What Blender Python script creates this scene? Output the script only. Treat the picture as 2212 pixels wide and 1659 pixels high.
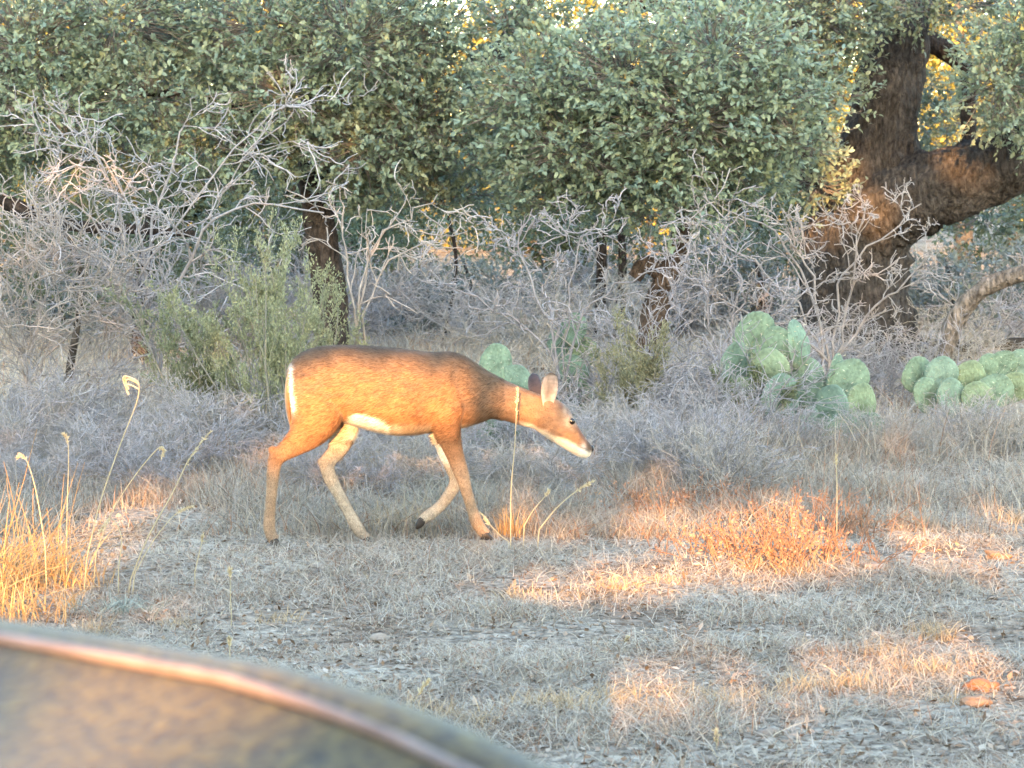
import bpy, math, numpy as np
from mathutils import Vector
from math import radians, sin, cos, tan, pi

S = bpy.context.scene
C = S.collection
for o in list(bpy.data.objects): bpy.data.objects.remove(o)

# ------------------------------------------------------------------ camera, light
F = 5535.0; PITCH = radians(4.0); EYE = 1.6           # picture measured on a 2212 x 1659 grid
cam = bpy.data.cameras.new('camera'); camo = bpy.data.objects.new('camera', cam); C.objects.link(camo)
cam.sensor_width = 36; cam.lens = 36 * F / 2212
camo.location = (0, 0, EYE); camo.rotation_euler = (pi/2 - PITCH, 0, 0)
cam.clip_start = 0.05; cam.clip_end = 3000
cam.dof.use_dof = True; cam.dof.focus_distance = 12.3; cam.dof.aperture_fstop = 9
S.camera = camo
SUN_EL = radians(8.5); SUN_AZ = radians(2)            # light travels to +Y and a little to +X
LDIR = np.array([sin(SUN_AZ)*cos(SUN_EL), cos(SUN_AZ)*cos(SUN_EL), -sin(SUN_EL)])
w = bpy.data.worlds.new('World'); S.world = w; w.use_nodes = True
nt = w.node_tree; bg = nt.nodes['Background']
sky = nt.nodes.new('ShaderNodeTexSky'); sky.sky_type = 'NISHITA'; sky.sun_disc = False
sky.sun_elevation = SUN_EL; sky.sun_rotation = pi + SUN_AZ
sky.air_density = 1.0; sky.dust_density = 1.3; sky.ozone_density = 1.2
nt.links.new(sky.outputs[0], bg.inputs[0]); bg.inputs[1].default_value = 0.15
sl = bpy.data.lights.new('sun', 'SUN'); sl.energy = 2.0; sl.angle = radians(0.4); sl.color = (1.0, 0.51, 0.19)
so = bpy.data.objects.new('sun', sl); C.objects.link(so)
so.rotation_euler = Vector(LDIR.tolist()).to_track_quat('-Z', 'Y').to_euler()
S.view_settings.view_transform = 'Standard'; S.view_settings.look = 'None'
S.view_settings.exposure = 3.68; S.view_settings.gamma = 1; S.view_settings.use_curve_mapping = False
S.cycles.max_bounces = 5; S.cycles.diffuse_bounces = 3; S.cycles.glossy_bounces = 2
S.cycles.transmission_bounces = 3; S.cycles.transparent_max_bounces = 4
S.cycles.caustics_reflective = False; S.cycles.caustics_refractive = False

# ------------------------------------------------------------------ helpers
FW = np.array([0, cos(PITCH), -sin(PITCH)]); UP = np.array([0, sin(PITCH), cos(PITCH)]); RT = np.array([1., 0, 0])
def ray(vx, vy): return FW + RT*((vx-1106)/F) + UP*((829.5-vy)/F)
def at(vx, vy, Y):
    d = ray(vx, vy); return np.array([0, 0, EYE]) + d*(Y/d[1])
def depth_of(vy):
    d = ray(1106, vy); return d[1]*EYE/(-d[2])
def pxm(Y): return Y/F                                  # metres per grid pixel at depth Y

def hsh(i): 
    v = np.sin(i*127.1 + 311.7)*43758.5453; return v - np.floor(v)
def vnoise(x, y, seed=0):
    xi = np.floor(x); yi = np.floor(y); fx = x-xi; fy = y-yi
    fx = fx*fx*(3-2*fx); fy = fy*fy*(3-2*fy)
    def h(a, b):
        v = np.sin(a*127.1 + b*311.7 + seed*74.7)*43758.5453; return v-np.floor(v)
    return (h(xi, yi)*(1-fx)+h(xi+1, yi)*fx)*(1-fy)+(h(xi, yi+1)*(1-fx)+h(xi+1, yi+1)*fx)*fy
def ground_z(x, y):
    x = np.asarray(x, float); y = np.asarray(y, float)
    z = 0.07*(vnoise(x*0.6, y*0.6, 1)-.5) + 0.05*(vnoise(x*1.7, y*1.7, 2)-.5) + 0.022*(vnoise(x*5, y*5, 3)-.5)
    z = z*np.clip((y-3)/3, 0.3, 1)
    flat = np.exp(-(((x+0.4)/1.2)**2+((y-12.1)/.5)**2))
    z = z*(1-flat)
    z = z + np.clip((y-60)/200, 0, 1)*6
    return z

def setmat(me, m): me.materials.append(m)
def link(name, me, mat=None, parent=None, loc=None):
    o = bpy.data.objects.new(name, me); C.objects.link(o)
    if mat is not None and me is not None and len(me.materials) == 0: me.materials.append(mat)
    if parent is not None: o.parent = parent
    if loc is not None: o.location = loc
    return o
def tag(o, label, cat, group=None):
    o['label'] = label; o['category'] = cat
    if group: o['group'] = group
    return o
def root(name, loc, label, cat, group=None):
    o = bpy.data.objects.new(name, None); C.objects.link(o); o.location = [float(v) for v in loc]; o.empty_display_size = .1
    return tag(o, label, cat, group)
def mesh(name, V, Fc, col=None, smooth=True):
    """V (N,3); Fc array (M,k) or list of such; col (N,3) -> point colour attribute 'col'"""
    if not isinstance(Fc, (list, tuple)): Fc = [Fc]
    Fc = [np.asarray(f, np.int32) for f in Fc if len(f)]
    me = bpy.data.meshes.new(name)
    V = np.asarray(V, np.float32)
    me.vertices.add(len(V)); me.vertices.foreach_set('co', V.ravel())
    nl = sum(f.size for f in Fc); npol = sum(len(f) for f in Fc)
    me.loops.add(nl); me.loops.foreach_set('vertex_index', np.concatenate([f.ravel() for f in Fc]))
    me.polygons.add(npol)
    tot = np.concatenate([np.full(len(f), f.shape[1], np.int32) for f in Fc])
    st = np.concatenate([[0], np.cumsum(tot)[:-1]]).astype(np.int32)
    me.polygons.foreach_set('loop_start', st)
    if smooth: me.polygons.foreach_set('use_smooth', np.ones(npol, bool))
    me.update(calc_edges=True)
    if col is not None:
        a = me.attributes.new('col', 'FLOAT_COLOR', 'POINT')
        c = np.ones((len(V), 4), np.float32); c[:, :3] = col
        a.data.foreach_set('color', c.ravel())
    return me
class MB:
    """collects vertex / face / colour arrays"""
    def __init__(s): s.V = []; s.F3 = []; s.F4 = []; s.c = []; s.n = 0
    def add(s, V, Fc, col=None):
        V = np.asarray(V).reshape(-1, 3); Fc = np.asarray(Fc)
        (s.F3 if Fc.shape[1] == 3 else s.F4).append(Fc + s.n)
        s.V.append(V); s.n += len(V)
        if col is None: col = np.ones(3)*.5
        s.c.append(np.broadcast_to(col, V.shape))
    def build(s, name, off=(0, 0, 0), smooth=True):
        V = np.concatenate(s.V) - np.asarray(off); c = np.concatenate(s.c)
        fs = []
        if s.F3: fs.append(np.concatenate(s.F3))
        if s.F4: fs.append(np.concatenate(s.F4))
        return mesh(name, V, fs, c, smooth)
def nrm(v): return v/np.maximum(np.linalg.norm(v, axis=-1, keepdims=True), 1e-9)

def tubes(P, R, sides=3, cap=False):
    """P (B,k,3), R (B,k) -> verts, quads"""
    B, k, _ = P.shape
    T = np.empty_like(P); T[:, 1:-1] = P[:, 2:]-P[:, :-2]; T[:, 0] = P[:, 1]-P[:, 0]; T[:, -1] = P[:, -1]-P[:, -2]
    T = nrm(T)
    mean = nrm(P[:, -1]-P[:, 0]); ref = np.where(np.abs(mean[:, 2:3]) < .8, np.array([[0, 0, 1.]]), np.array([[1., 0.2, 0]]))
    A = nrm(np.cross(T, ref[:, None, :])); Bn = np.cross(T, A)
    th = np.arange(sides)/sides*2*pi
    V = P[:, :, None, :] + R[:, :, None, None]*(np.cos(th)[None, None, :, None]*A[:, :, None, :]+np.sin(th)[None, None, :, None]*Bn[:, :, None, :])
    idx = np.arange(B*k*sides).reshape(B, k, sides)
    a = idx[:, :-1, :]; b = np.roll(a, -1, axis=2); d = idx[:, 1:, :]; c = np.roll(d, -1, axis=2)
    return V.reshape(-1, 3), np.stack([a, b, c, d], -1).reshape(-1, 4)
def ribbons(P, Wd, side):
    B, k, _ = P.shape
    V = np.stack([P-side[:, None, :]*Wd[:, :, None], P+side[:, None, :]*Wd[:, :, None]], 2)
    idx = np.arange(B*k*2).reshape(B, k, 2)
    return V.reshape(-1, 3), np.stack([idx[:, :-1, 0], idx[:, :-1, 1], idx[:, 1:, 1], idx[:, 1:, 0]], -1).reshape(-1, 4)
def leaves(P, D, N, L, Wd, fold=.25, oval=True):
    """P base, D direction, N normal, L length, Wd half width -> verts, tris"""
    B = len(P); D = nrm(D); Sd = nrm(np.cross(D, N)); N = np.cross(Sd, D)
    L = L[:, None]; Wd = Wd[:, None]
    if oval:
        v = np.stack([P, P+D*L*.3+Sd*Wd+N*Wd*fold, P+D*L*.72+Sd*Wd*.8+N*Wd*fold*.5, P+D*L-N*L*.08,
                      P+D*L*.72-Sd*Wd*.8+N*Wd*fold*.5, P+D*L*.3-Sd*Wd+N*Wd*fold], 1)
        f = np.array([[0, 1, 5], [1, 2, 5], [2, 4, 5], [2, 3, 4]]); nv = 6
    else:
        v = np.stack([P, P+D*L*.45+Sd*Wd+N*Wd*fold, P+D*L, P+D*L*.45-Sd*Wd+N*Wd*fold], 1)
        f = np.array([[0, 1, 3], [1, 2, 3]]); nv = 4
    Fc = (np.arange(B)[:, None, None]*nv + f[None]).reshape(-1, 3)
    return v.reshape(-1, 3), Fc, nv
def rdir(rng, n): return nrm(rng.normal(size=(n, 3)))
def smooth_path(pts, n):
    """Catmull-Rom through rows of pts (m, c) -> (n, c)"""
    pts = np.asarray(pts, float); m = len(pts)
    P = np.vstack([2*pts[0]-pts[1], pts, 2*pts[-1]-pts[-2]])
    t = np.linspace(0, m-1, n); i = np.minimum(t.astype(int), m-2); f = (t-i)[:, None]
    p0, p1, p2, p3 = P[i], P[i+1], P[i+2], P[i+3]
    return .5*((2*p1)+(-p0+p2)*f+(2*p0-5*p1+4*p2-p3)*f*f+(-p0+3*p1-3*p2+p3)*f**3)

def sprout(rng, paths, rad, n, ln, spread, k=6, wig=.12, tmin=.15, rr=.6, up=0., rend=.35, tpow=1.):
    """children branches from parent paths. n per parent"""
    B, kp, _ = paths.shape
    pi_ = np.repeat(np.arange(B), n); m = len(pi_)
    t = tmin + (1-tmin)*rng.random(m)**tpow; ft = t*(kp-1); i = np.minimum(ft.astype(int), kp-2); f = (ft-i)[:, None]
    p = paths[pi_, i]*(1-f)+paths[pi_, i+1]*f
    tg = nrm(paths[pi_, i+1]-paths[pi_, i])
    r0 = (rad[pi_, i]*(1-f[:, 0])+rad[pi_, i+1]*f[:, 0])*rr
    perp = nrm(np.cross(tg, rdir(rng, m)))
    ang = np.radians(spread[0]+(spread[1]-spread[0])*rng.random(m))[:, None]
    d = tg*np.cos(ang)+perp*np.sin(ang); d[:, 2] += up; d = nrm(d)
    plen = np.linalg.norm(np.diff(paths, axis=1), axis=2).sum(1)[pi_]
    L = plen*(ln[0]+(ln[1]-ln[0])*rng.random(m))*(1.15-.5*t)
    return walk(rng, p, d, L, r0, k, wig, up*.3, rend)
def walk(rng, p, d, L, r0, k=6, wig=.12, up=0., rend=.35):
    m = len(p); P = np.empty((m, k, 3)); P[:, 0] = p; d = d.copy()
    for j in range(1, k):
        d = nrm(d + rng.normal(size=(m, 3))*wig + np.array([0, 0, up])); P[:, j] = P[:, j-1]+d*(L/(k-1))[:, None]
    R = r0[:, None]*np.linspace(1, rend, k)[None]
    return P, R

# ------------------------------------------------------------------ materials
def mat(name, base=None, rough=.8, attr=False, noise=None, bump=None, trans=0., spec=.3, mul=1., sheen=0.):
    m = bpy.data.materials.new(name); m.use_nodes = True; n = m.node_tree.nodes; l = m.node_tree.links
    b = n['Principled BSDF']; b.inputs['Roughness'].default_value = rough; b.inputs['Specular IOR Level'].default_value = spec
    if sheen: b.inputs['Sheen Weight'].default_value = sheen
    out = None
    if attr:
        a = n.new('ShaderNodeAttribute'); a.attribute_name = 'col'; out = a.outputs['Color']
    else:
        c = n.new('ShaderNodeRGB'); c.outputs[0].default_value = (*base, 1); out = c.outputs[0]
    tc = n.new('ShaderNodeTexCoord')
    if noise:                                            # list of (scale, low, high, stretch)
        for sc, lo, hi, stv in noise:
            mp = n.new('ShaderNodeMapping'); mp.inputs['Scale'].default_value = stv; l.new(tc.outputs['Object'], mp.inputs[0])
            t = n.new('ShaderNodeTexNoise'); t.inputs['Scale'].default_value = sc; t.inputs['Detail'].default_value = 5
            l.new(mp.outputs[0], t.inputs['Vector'])
            r = n.new('ShaderNodeMapRange'); r.inputs[1].default_value = .3; r.inputs[2].default_value = .7; r.inputs[3].default_value = lo; r.inputs[4].default_value = hi
            l.new(t.outputs[0], r.inputs[0])
            x = n.new('ShaderNodeVectorMath'); x.operation = 'SCALE'; l.new(out, x.inputs[0]); l.new(r.outputs[0], x.inputs['Scale']); out = x.outputs[0]
    l.new(out, b.inputs['Base Color'])
    if bump:
        sc, dist, stv = bump
        mp = n.new('ShaderNodeMapping'); mp.inputs['Scale'].default_value = stv; l.new(tc.outputs['Object'], mp.inputs[0])
        t = n.new('ShaderNodeTexNoise'); t.inputs['Scale'].default_value = sc; t.inputs['Detail'].default_value = 6; l.new(mp.outputs[0], t.inputs['Vector'])
        bp = n.new('ShaderNodeBump'); bp.inputs['Distance'].default_value = dist; bp.inputs['Strength'].default_value = 1
        l.new(t.outputs[0], bp.inputs['Height']); l.new(bp.outputs[0], b.inputs['Normal'])
    if trans > 0:
        tr = n.new('ShaderNodeBsdfTranslucent'); l.new(out, tr.inputs[0]); mx = n.new('ShaderNodeMixShader'); mx.inputs[0].default_value = trans
        l.new(b.outputs[0], mx.inputs[1]); l.new(tr.outputs[0], mx.inputs[2]); l.new(mx.outputs[0], n['Material Output'].inputs[0])
    return m
M = {}
M['leaf'] = mat('oak_leaf', attr=True, rough=.5, trans=.3, spec=.4)
M['grass'] = mat('dry_grass', attr=True, rough=.8, trans=.25, spec=.2)
M['twig'] = mat('weathered_twig', attr=True, rough=.85, noise=[(14, .75, 1.25, (1, 1, 1))])
M['bark'] = mat('bark', attr=True, rough=.95, noise=[(26, .45, 1.5, (1, 1, .45)), (3.5, .75, 1.25, (1, 1, 1))], bump=(30, .10, (1, 1, .4)), spec=.1)
M['pad'] = mat('cactus_pad', attr=True, rough=.65, noise=[(3, .62, 1.3, (1, 1, 1)), (14, .75, 1.2, (1, 1, 1))], bump=(9, .012, (1, 1, 1)), spec=.25)
M['fur'] = mat('deer_coat', attr=True, rough=.75, noise=[(60, .82, 1.18, (.5, 1, 1))], bump=(110, .004, (.4, 1, 1)), spec=.15, sheen=.15)
M['furs'] = mat('deer_fur', attr=True, rough=.7, spec=.15)
M['eye'] = mat('deer_eye', (.006, .004, .003), rough=.12, spec=.6)
M['nose'] = mat('deer_nose', (.012, .010, .010), rough=.35)
M['hoof'] = mat('deer_hoof', (.035, .026, .020), rough=.5)
M['stone'] = mat('stone', attr=True, rough=.9, noise=[(12, .7, 1.25, (1, 1, 1))], bump=(25, .02, (1, 1, 1)), spec=.15)
M['litter'] = mat('leaf_litter', attr=True, rough=.85, spec=.15)

def ground_mat():
    m = bpy.data.materials.new('dry_earth'); m.use_nodes = True; n = m.node_tree.nodes; l = m.node_tree.links
    b = n['Principled BSDF']; b.inputs['Roughness'].default_value = .95; b.inputs['Specular IOR Level'].default_value = .1
    tc = n.new('ShaderNodeTexCoord')
    def nz(s, d=6):
        t = n.new('ShaderNodeTexNoise'); t.inputs['Scale'].default_value = s; t.inputs['Detail'].default_value = d; l.new(tc.outputs['Object'], t.inputs['Vector']); return t
    def ramp(src, stops):
        r = n.new('ShaderNodeValToRGB'); e = r.color_ramp.elements
        e[0].position, e[0].color = stops[0][0], (*stops[0][1], 1); e[1].position, e[1].color = stops[-1][0], (*stops[-1][1], 1)
        for p, c in stops[1:-1]:
            q = e.new(p); q.color = (*c, 1)
        l.new(src, r.inputs[0]); return r
    A = ramp(nz(1.1).outputs[0], [(.35, (.22, .15, .10)), (.5, (.35, .28, .21)), (.66, (.45, .39, .31))])
    Bc = ramp(nz(22).outputs[0], [(.33, (.35, .32, .30)), (.5, (.85, .85, .85)), (.68, (1.35, 1.33, 1.3))])
    x = n.new('ShaderNodeMix'); x.data_type = 'RGBA'; x.blend_type = 'MULTIPLY'; x.inputs[0].default_value = 1
    l.new(A.outputs[0], x.inputs[6]); l.new(Bc.outputs[0], x.inputs[7])
    l.new(x.outputs[2], b.inputs['Base Color'])
    bp = n.new('ShaderNodeBump'); bp.inputs['Distance'].default_value = .05; l.new(nz(30).outputs[0], bp.inputs['Height']); l.new(bp.outputs[0], b.inputs['Normal'])
    return m
M['ground'] = ground_mat()

# ------------------------------------------------------------------ ground sheet
def graded(lo, fine0, fine1, hi, n0, nf, n1):
    a = fine0-(np.geomspace(1, abs(fine0-lo)+1, n0)[::-1]-1); b = np.linspace(fine0, fine1, nf); c = fine1+np.geomspace(1, hi-fine1+1, n1)-1
    return np.concatenate([a[:-1], b, c[1:]])
gx = graded(-900, -7, 7, 900, 40, 170, 40); gy = graded(-300, 4, 28, 1500, 30, 280, 60)
X, Y = np.meshgrid(gx, gy); Z = ground_z(X, Y)
idx = np.arange(X.size).reshape(X.shape)
gq = np.stack([idx[:-1, :-1], idx[:-1, 1:], idx[1:, 1:], idx[1:, :-1]], -1).reshape(-1, 4)
g = link('ground', mesh('ground', np.stack([X, Y, Z], -1).reshape(-1, 3), gq), M['ground']); g['kind'] = 'structure'

def gpt(vx, vy):
    """point on the ground seen at this grid position"""
    Yd = depth_of(vy); p = at(vx, vy, Yd); p[2] = float(ground_z(p[0], p[1])); return p

# ------------------------------------------------------------------ the deer
rngd = np.random.default_rng(5)
def zx2v(zx, zy): return 531+np.asarray(zx, float)*.36, 690.2+np.asarray(zy, float)*.36
YAW = .10
def dpt(zx, zy, lat=0.):
    vx, vy = zx2v(zx, zy); x = (vx-1106)/F*12
    return at(vx, vy, 12.05+YAW*(x+.55)+lat)
LAT = nrm(np.array([-YAW, 1., 0]))
ZU = .36*12/F
def loft(mb, secs, n, seg=28, ex=2.3):
    """secs rows: topx, topy, botx, boty, lat, halfwidth (m)"""
    s = smooth_path(np.array(secs, float), n); th = np.arange(seg)/seg*2*pi
    ct, st = np.cos(th), np.sin(th)
    c_ = np.sign(ct)*np.abs(ct)**(2/ex); s_ = np.sign(st)*np.abs(st)**(2/ex)
    V = []
    for r in s:
        a = dpt(r[0], r[1], r[4]); b = dpt(r[2], r[3], r[4]); ce = (a+b)/2; H = (a-b)/2
        V.append(ce+c_[:, None]*H+s_[:, None]*LAT*r[5])
    V = np.array(V); B = len(V); idx = np.arange(B*seg).reshape(B, seg)
    a = idx[:-1]; b = np.roll(a, -1, 1); d = idx[1:]; c = np.roll(d, -1, 1)
    mb.add(V.reshape(-1, 3), np.stack([a, b, c, d], -1).reshape(-1, 4))
    for ring, flip in ((V[0], 0), (V[-1], 1)):
        VV = np.vstack([ring, ring.mean(0)]); q = np.arange(seg); t = np.stack([q, np.roll(q, -1), np.full(seg, seg)], -1)
        mb.add(VV, t[:, ::-1] if not flip else t)
def limb(mb, rows, n, seg=20):
    """rows: cx, cy, halfwidth(zoom px), lat, halfwidth lat"""
    s = np.array(rows, float); T = np.gradient(s[:, :2], axis=0); T /= np.linalg.norm(T, axis=1)[:, None]
    Nn = np.stack([T[:, 1], -T[:, 0]], 1)
    secs = np.column_stack([s[:, 0]+Nn[:, 0]*s[:, 2], s[:, 1]+Nn[:, 1]*s[:, 2], s[:, 0]-Nn[:, 0]*s[:, 2], s[:, 1]-Nn[:, 1]*s[:, 2], s[:, 3], s[:, 4]])
    loft(mb, secs, n, seg, 2.1)
bm_ = MB()
loft(bm_, [(262, 290, 270, 520, 0, .045), (300, 232, 310, 600, 0, .10), (360, 190, 380, 640, 0, .14), (450, 166, 460, 640, 0, .16), (570, 157, 580, 615, 0, .168),
           (700, 160, 700, 650, 0, .178), (850, 171, 850, 686, 0, .19), (1000, 187, 1000, 690, 0, .185), (1120, 200, 1120, 672, 0, .165),
           (1225, 196, 1230, 655, 0, .14), (1320, 225, 1310, 645, 0, .118), (1410, 285, 1390, 622, 0, .10), (1500, 338, 1480, 592, 0, .085),
           (1600, 383, 1570, 612, 0, .074), (1700, 425, 1650, 636, 0, .066), (1780, 455, 1710, 650, 0, .06)], 80, 36, 2.25)
loft(bm_, [(1720, 440, 1660, 635, 0, .056), (1800, 456, 1725, 655, 0, .062), (1872, 482, 1790, 700, 0, .066), (1935, 535, 1860, 745, 0, .064), (1975, 607, 1915, 778, 0, .049),
           (2010, 668, 1960, 806, 0, .038), (2042, 715, 2000, 826, 0, .034), (2070, 748, 2035, 834, 0, .030), (2084, 772, 2062, 822, 0, .019)], 50, 28, 2.3)
NH = [(455, 330, 150, -.07, .085), (445, 470, 168, -.085, .085), (425, 580, 150, -.092, .075), (365, 690, 102, -.092, .055), (265, 772, 62, -.09, .036), (185, 830, 50, -.09, .028),
      (166, 905, 41, -.09, .024), (158, 1000, 35, -.09, .0215), (148, 1120, 33, -.09, .021), (140, 1225, 37, -.09, .0235), (150, 1285, 36, -.09, .0225), (172, 1325, 38, -.09, .023)]
FH = [(520, 400, 140, .08, .085), (565, 560, 118, .088, .075), (590, 680, 82, .088, .052), (545, 790, 56, .086, .034), (488, 862, 50, .085, .027), (508, 950, 41, .085, .0235),
      (560, 1050, 35, .085, .0215), (620, 1160, 33, .085, .021), (660, 1232, 37, .085, .0235), (692, 1285, 35, .085, .0225), (722, 1318, 37, .085, .0225)]
NF = [(1235, 380, 120, -.06, .06), (1215, 510, 112, -.09, .06), (1205, 620, 88, -.09, .05), (1225, 720, 68, -.085, .038), (1262, 830, 52, -.083, .030), (1296, 930, 45, -.082, .027),
      (1322, 1020, 36, -.082, .022), (1352, 1120, 33, -.082, .0205), (1383, 1210, 38, -.082, .0235), (1412, 1258, 35, -.082, .0225), (1440, 1292, 37, -.082, .0225)]
FFr = [(1200, 500, 95, .07, .06), (1178, 640, 76, .085, .046), (1192, 760, 56, .085, .034), (1236, 880, 45, .084, .028), (1264, 962, 42, .083, .026), (1228, 1040, 36, .082, .0215),
       (1165, 1120, 33, .082, .0205), (1108, 1168, 36, .082, .0225), (1072, 1190, 32, .082, .021), (1050, 1212, 30, .082, .020)]
for L_ in (NH, FH, NF, FFr): limb(bm_, L_, 70)
limb(bm_, [(200, 800, 30, -.09, .02), (160, 782, 26, -.09, .017), (140, 768, 15, -.09, .011)], 10, 12)         # points of the hocks
limb(bm_, [(500, 850, 28, .085, .02), (455, 850, 24, .085, .016), (432, 855, 14, .085, .010)], 10, 12)
for sgn in (-1, 1):                                                                                       # brow and cheek
    loft(bm_, [(1915, 555, 1905, 640, sgn*.045, .012), (1940, 565, 1925, 655, sgn*.048, .016), (1968, 600, 1950, 660, sgn*.044, .010)], 8, 14)
    loft(bm_, [(1790, 560, 1770, 660, sgn*.03, .02), (1840, 590, 1810, 690, sgn*.040, .024), (1900, 650, 1870, 735, sgn*.034, .018)], 10, 14)
raw = bm_.build('raw'); ro = bpy.data.objects.new('raw', raw); C.objects.link(ro)
md = ro.modifiers.new('r', 'REMESH'); md.mode = 'VOXEL'; md.voxel_size = .0065; md.use_smooth_shade = True
ms = ro.modifiers.new('s', 'SMOOTH'); ms.factor = .5; ms.iterations = 5
dg = bpy.context.evaluated_depsgraph_get(); dg.update()
body = bpy.data.meshes.new_from_object(ro.evaluated_get(dg)); bpy.data.objects.remove(ro)
nV = len(body.vertices); bv = np.empty(nV*3, np.float32); body.vertices.foreach_get('co', bv); bv = bv.reshape(-1, 3).astype(float)
bn = np.empty(nV*3, np.float32); body.vertices.foreach_get('normal', bn); bn = bn.reshape(-1, 3).astype(float)
def to_zoom(p):
    d = p-np.array([0, 0, EYE]); f = d@FW; vx = 1106+F*(d@RT)/f; vy = 829.5-F*(d@UP)/f
    lat = p[:, 1]-(12.05+YAW*((vx-1106)/F*12+.55))
    return (vx-531)/.36, (vy-690.2)/.36, lat
def sst(a, b, x): t = np.clip((x-a)/(b-a), 0, 1); return t*t*(3-2*t)
def coat(p, nr):
    zx, zy, lat = to_zoom(p); n = len(p)
    nl = nr@LAT
    grey = np.array([.19, .118, .071]); tan_ = np.array([.262, .130, .060]); white = np.array([.85, .80, .70]); pale = np.array([.44, .35, .25]); dark = np.array([.075, .05, .035])
    def mx(c, d, t): return c*(1-t[:, None])+d*t[:, None]
    nz = vnoise(zx/42, zy/30, 4)-.5
    # back to flank
    top = np.interp(zx, [250, 400, 600, 900, 1200, 1350, 1600, 1800], [260, 175, 157, 175, 196, 240, 383, 460])
    c = mx(np.tile(grey, (n, 1)), tan_, sst(60, 420, zy-top+nz*220))
    c = mx(c, grey*.75, sst(36, 4, zy-top+nz*20)*(zx < 1850)*(zx > 330))
    c = mx(c, grey*1.0, sst(1300, 1420, zx)*sst(1560, 1460, zx)*.6)  # grey neck band is a tree shadow painted into the coat
    leg = sst(760, 980, zy)*(zx < 1560)
    c = mx(c, np.array([.36, .23, .135]), leg)
    inner = np.where(lat > 0, -nl, nl)                       # faces between the legs
    c = mx(c, pale, sst(.15, .7, inner)*sst(600, 680, zy)*(zx < 1500))
    # belly
    bl = np.interp(zx, [560, 640, 700, 800, 900, 1000, 1150, 1300], [640, 580, 560, 592, 640, 675, 690, 700])
    c = mx(c, white, sst(-14, 14, zy-bl+nz*22)*sst(590, 660, zx)*sst(1010, 900, zx)*(zy < 720)*(np.abs(lat) < .3)*(nl < .8))
    c = mx(c, pale, sst(.35, .85, -nr[:, 2])*sst(600, 640, zy)*(zy < 760)*(zx > 880)*(zx < 1500)*.8)
    c = mx(c, white, sst(640, 690, zy)*sst(900, 830, zy)*sst(1215, 1190, zx-(zy-700)*.45)*(zx > 1050)*(lat > .0)*sst(-.3, .1, -nl)*.9)
    # rump
    c = mx(c, white, np.exp(-((zx-284-np.clip(zy-400,0,300)*.12)/13)**2)*sst(240, 290, zy)*sst(600, 500, zy)*.95)
    # throat and jaw
    d = (zy-(630+(zx-1690)*.445)); 
    c = mx(c, white*np.array([.86, .80, .70]), sst(-24, 8, d+nz*14)*sst(1650, 1760, zx)*.92)
    c = mx(c, white, sst(1600, 1700, zx)*sst(.5, .9, -nr[:, 2])*.8)
    # forehead, bridge of the nose
    e = (zx-1870)*.80-(zy-480)*.60
    c = mx(c, np.array([.12, .07, .05]), sst(-34, -6, e)*sst(1860, 1900, zx)*1.)
    c = mx(c, pale*.95, np.exp(-(((zx-1945)/36)**2+((zy-608)/42)**2))*.9); c = mx(c, dark*.6, np.exp(-(((zx-1955)/19)**2+((zy-611)/17)**2))*.95)
    c = mx(c, pale*.9, np.exp(-(((zx-1915)/14)**2+((zy-545)/30)**2))*.6)
    # muzzle
    c = mx(c, dark, sst(2030, 2062, zx)*sst(805, 770, zy)*.9)
    c = mx(c, white, np.exp(-(((zx-2025)/16)**2+((zy-772)/26)**2))*.6)
    c = mx(c, dark, np.exp(-((d+6)/7)**2)*sst(1975, 2010, zx)*(zx < 2065)*.7)
    # dark hock gland and fetlocks
    c = mx(c, np.array([.22, .11, .05]), np.exp(-(((zx-185)/30)**2+((zy-830)/45)**2))*.6)
    c = mx(c, pale, np.exp(-(((zx-480)/22)**2+((zy-870)/40)**2))*.8)  # pale spot paints the sunlight on the far hock
    c = mx(c, np.array([.26, .19, .13]), sst(1200, 1290, zy)*.5)
    return np.clip(c*(1+nz[:, None]*.25), 0, 1)
zx, zy, lat = to_zoom(bv); sidew = sst(.35, .7, np.abs(bn@LAT))
def gs(cx, cy, rx, ry, rot=0.):
    a = radians(rot); dx = (zx-cx)*cos(a)+(zy-cy)*sin(a); dy = -(zx-cx)*sin(a)+(zy-cy)*cos(a); return np.exp(-((dx/rx)**2+(dy/ry)**2))
disp = -.012*gs(640, 440, 60, 110, -12)-.009*gs(1085, 500, 45, 140)+.008*gs(1225, 330, 30, 120, 12)-.006*gs(1310, 420, 35, 110, -15)+.007*gs(470, 250, 60, 40)-.006*gs(560, 250, 40, 70)+.006*gs(1180, 560, 50, 60)-.006*gs(330, 420, 30, 120)
disp += .0022*np.sin((zx+zy*.25)/24)*gs(900, 480, 150, 110)-.004*gs(1985, 690, 22, 26)+.003*gs(1880, 690, 40, 35)-.003*gs(1900, 610, 20, 30)
disp += .0035*(vnoise(zx/30, zy/22, 9)-.5)*(zx < 1560)*(zy < 720)
bv = bv+bn*(disp*sidew)[:, None]; body.vertices.foreach_set('co', bv.astype(np.float32).ravel()); body.update()
body.vertices.foreach_get('normal', (bn32 := np.empty(nV*3, np.float32))); bn = bn32.reshape(-1, 3).astype(float)
col = coat(bv, bn)
ca = body.attributes.new('col', 'FLOAT_COLOR', 'POINT'); cc = np.ones((nV, 4), np.float32); cc[:, :3] = col; ca.data.foreach_set('color', cc.ravel())
dbase = np.array([dpt(760, 1350)[0], 12.05, 0.])
deer = root('deer', dbase, 'brown doe walking with lowered head past the dry grass', 'deer')
body.transform(__import__('mathutils').Matrix.Translation(Vector((-dbase).tolist())))
body.materials.clear(); bo = link('body', body, M['fur'], deer)
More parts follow.
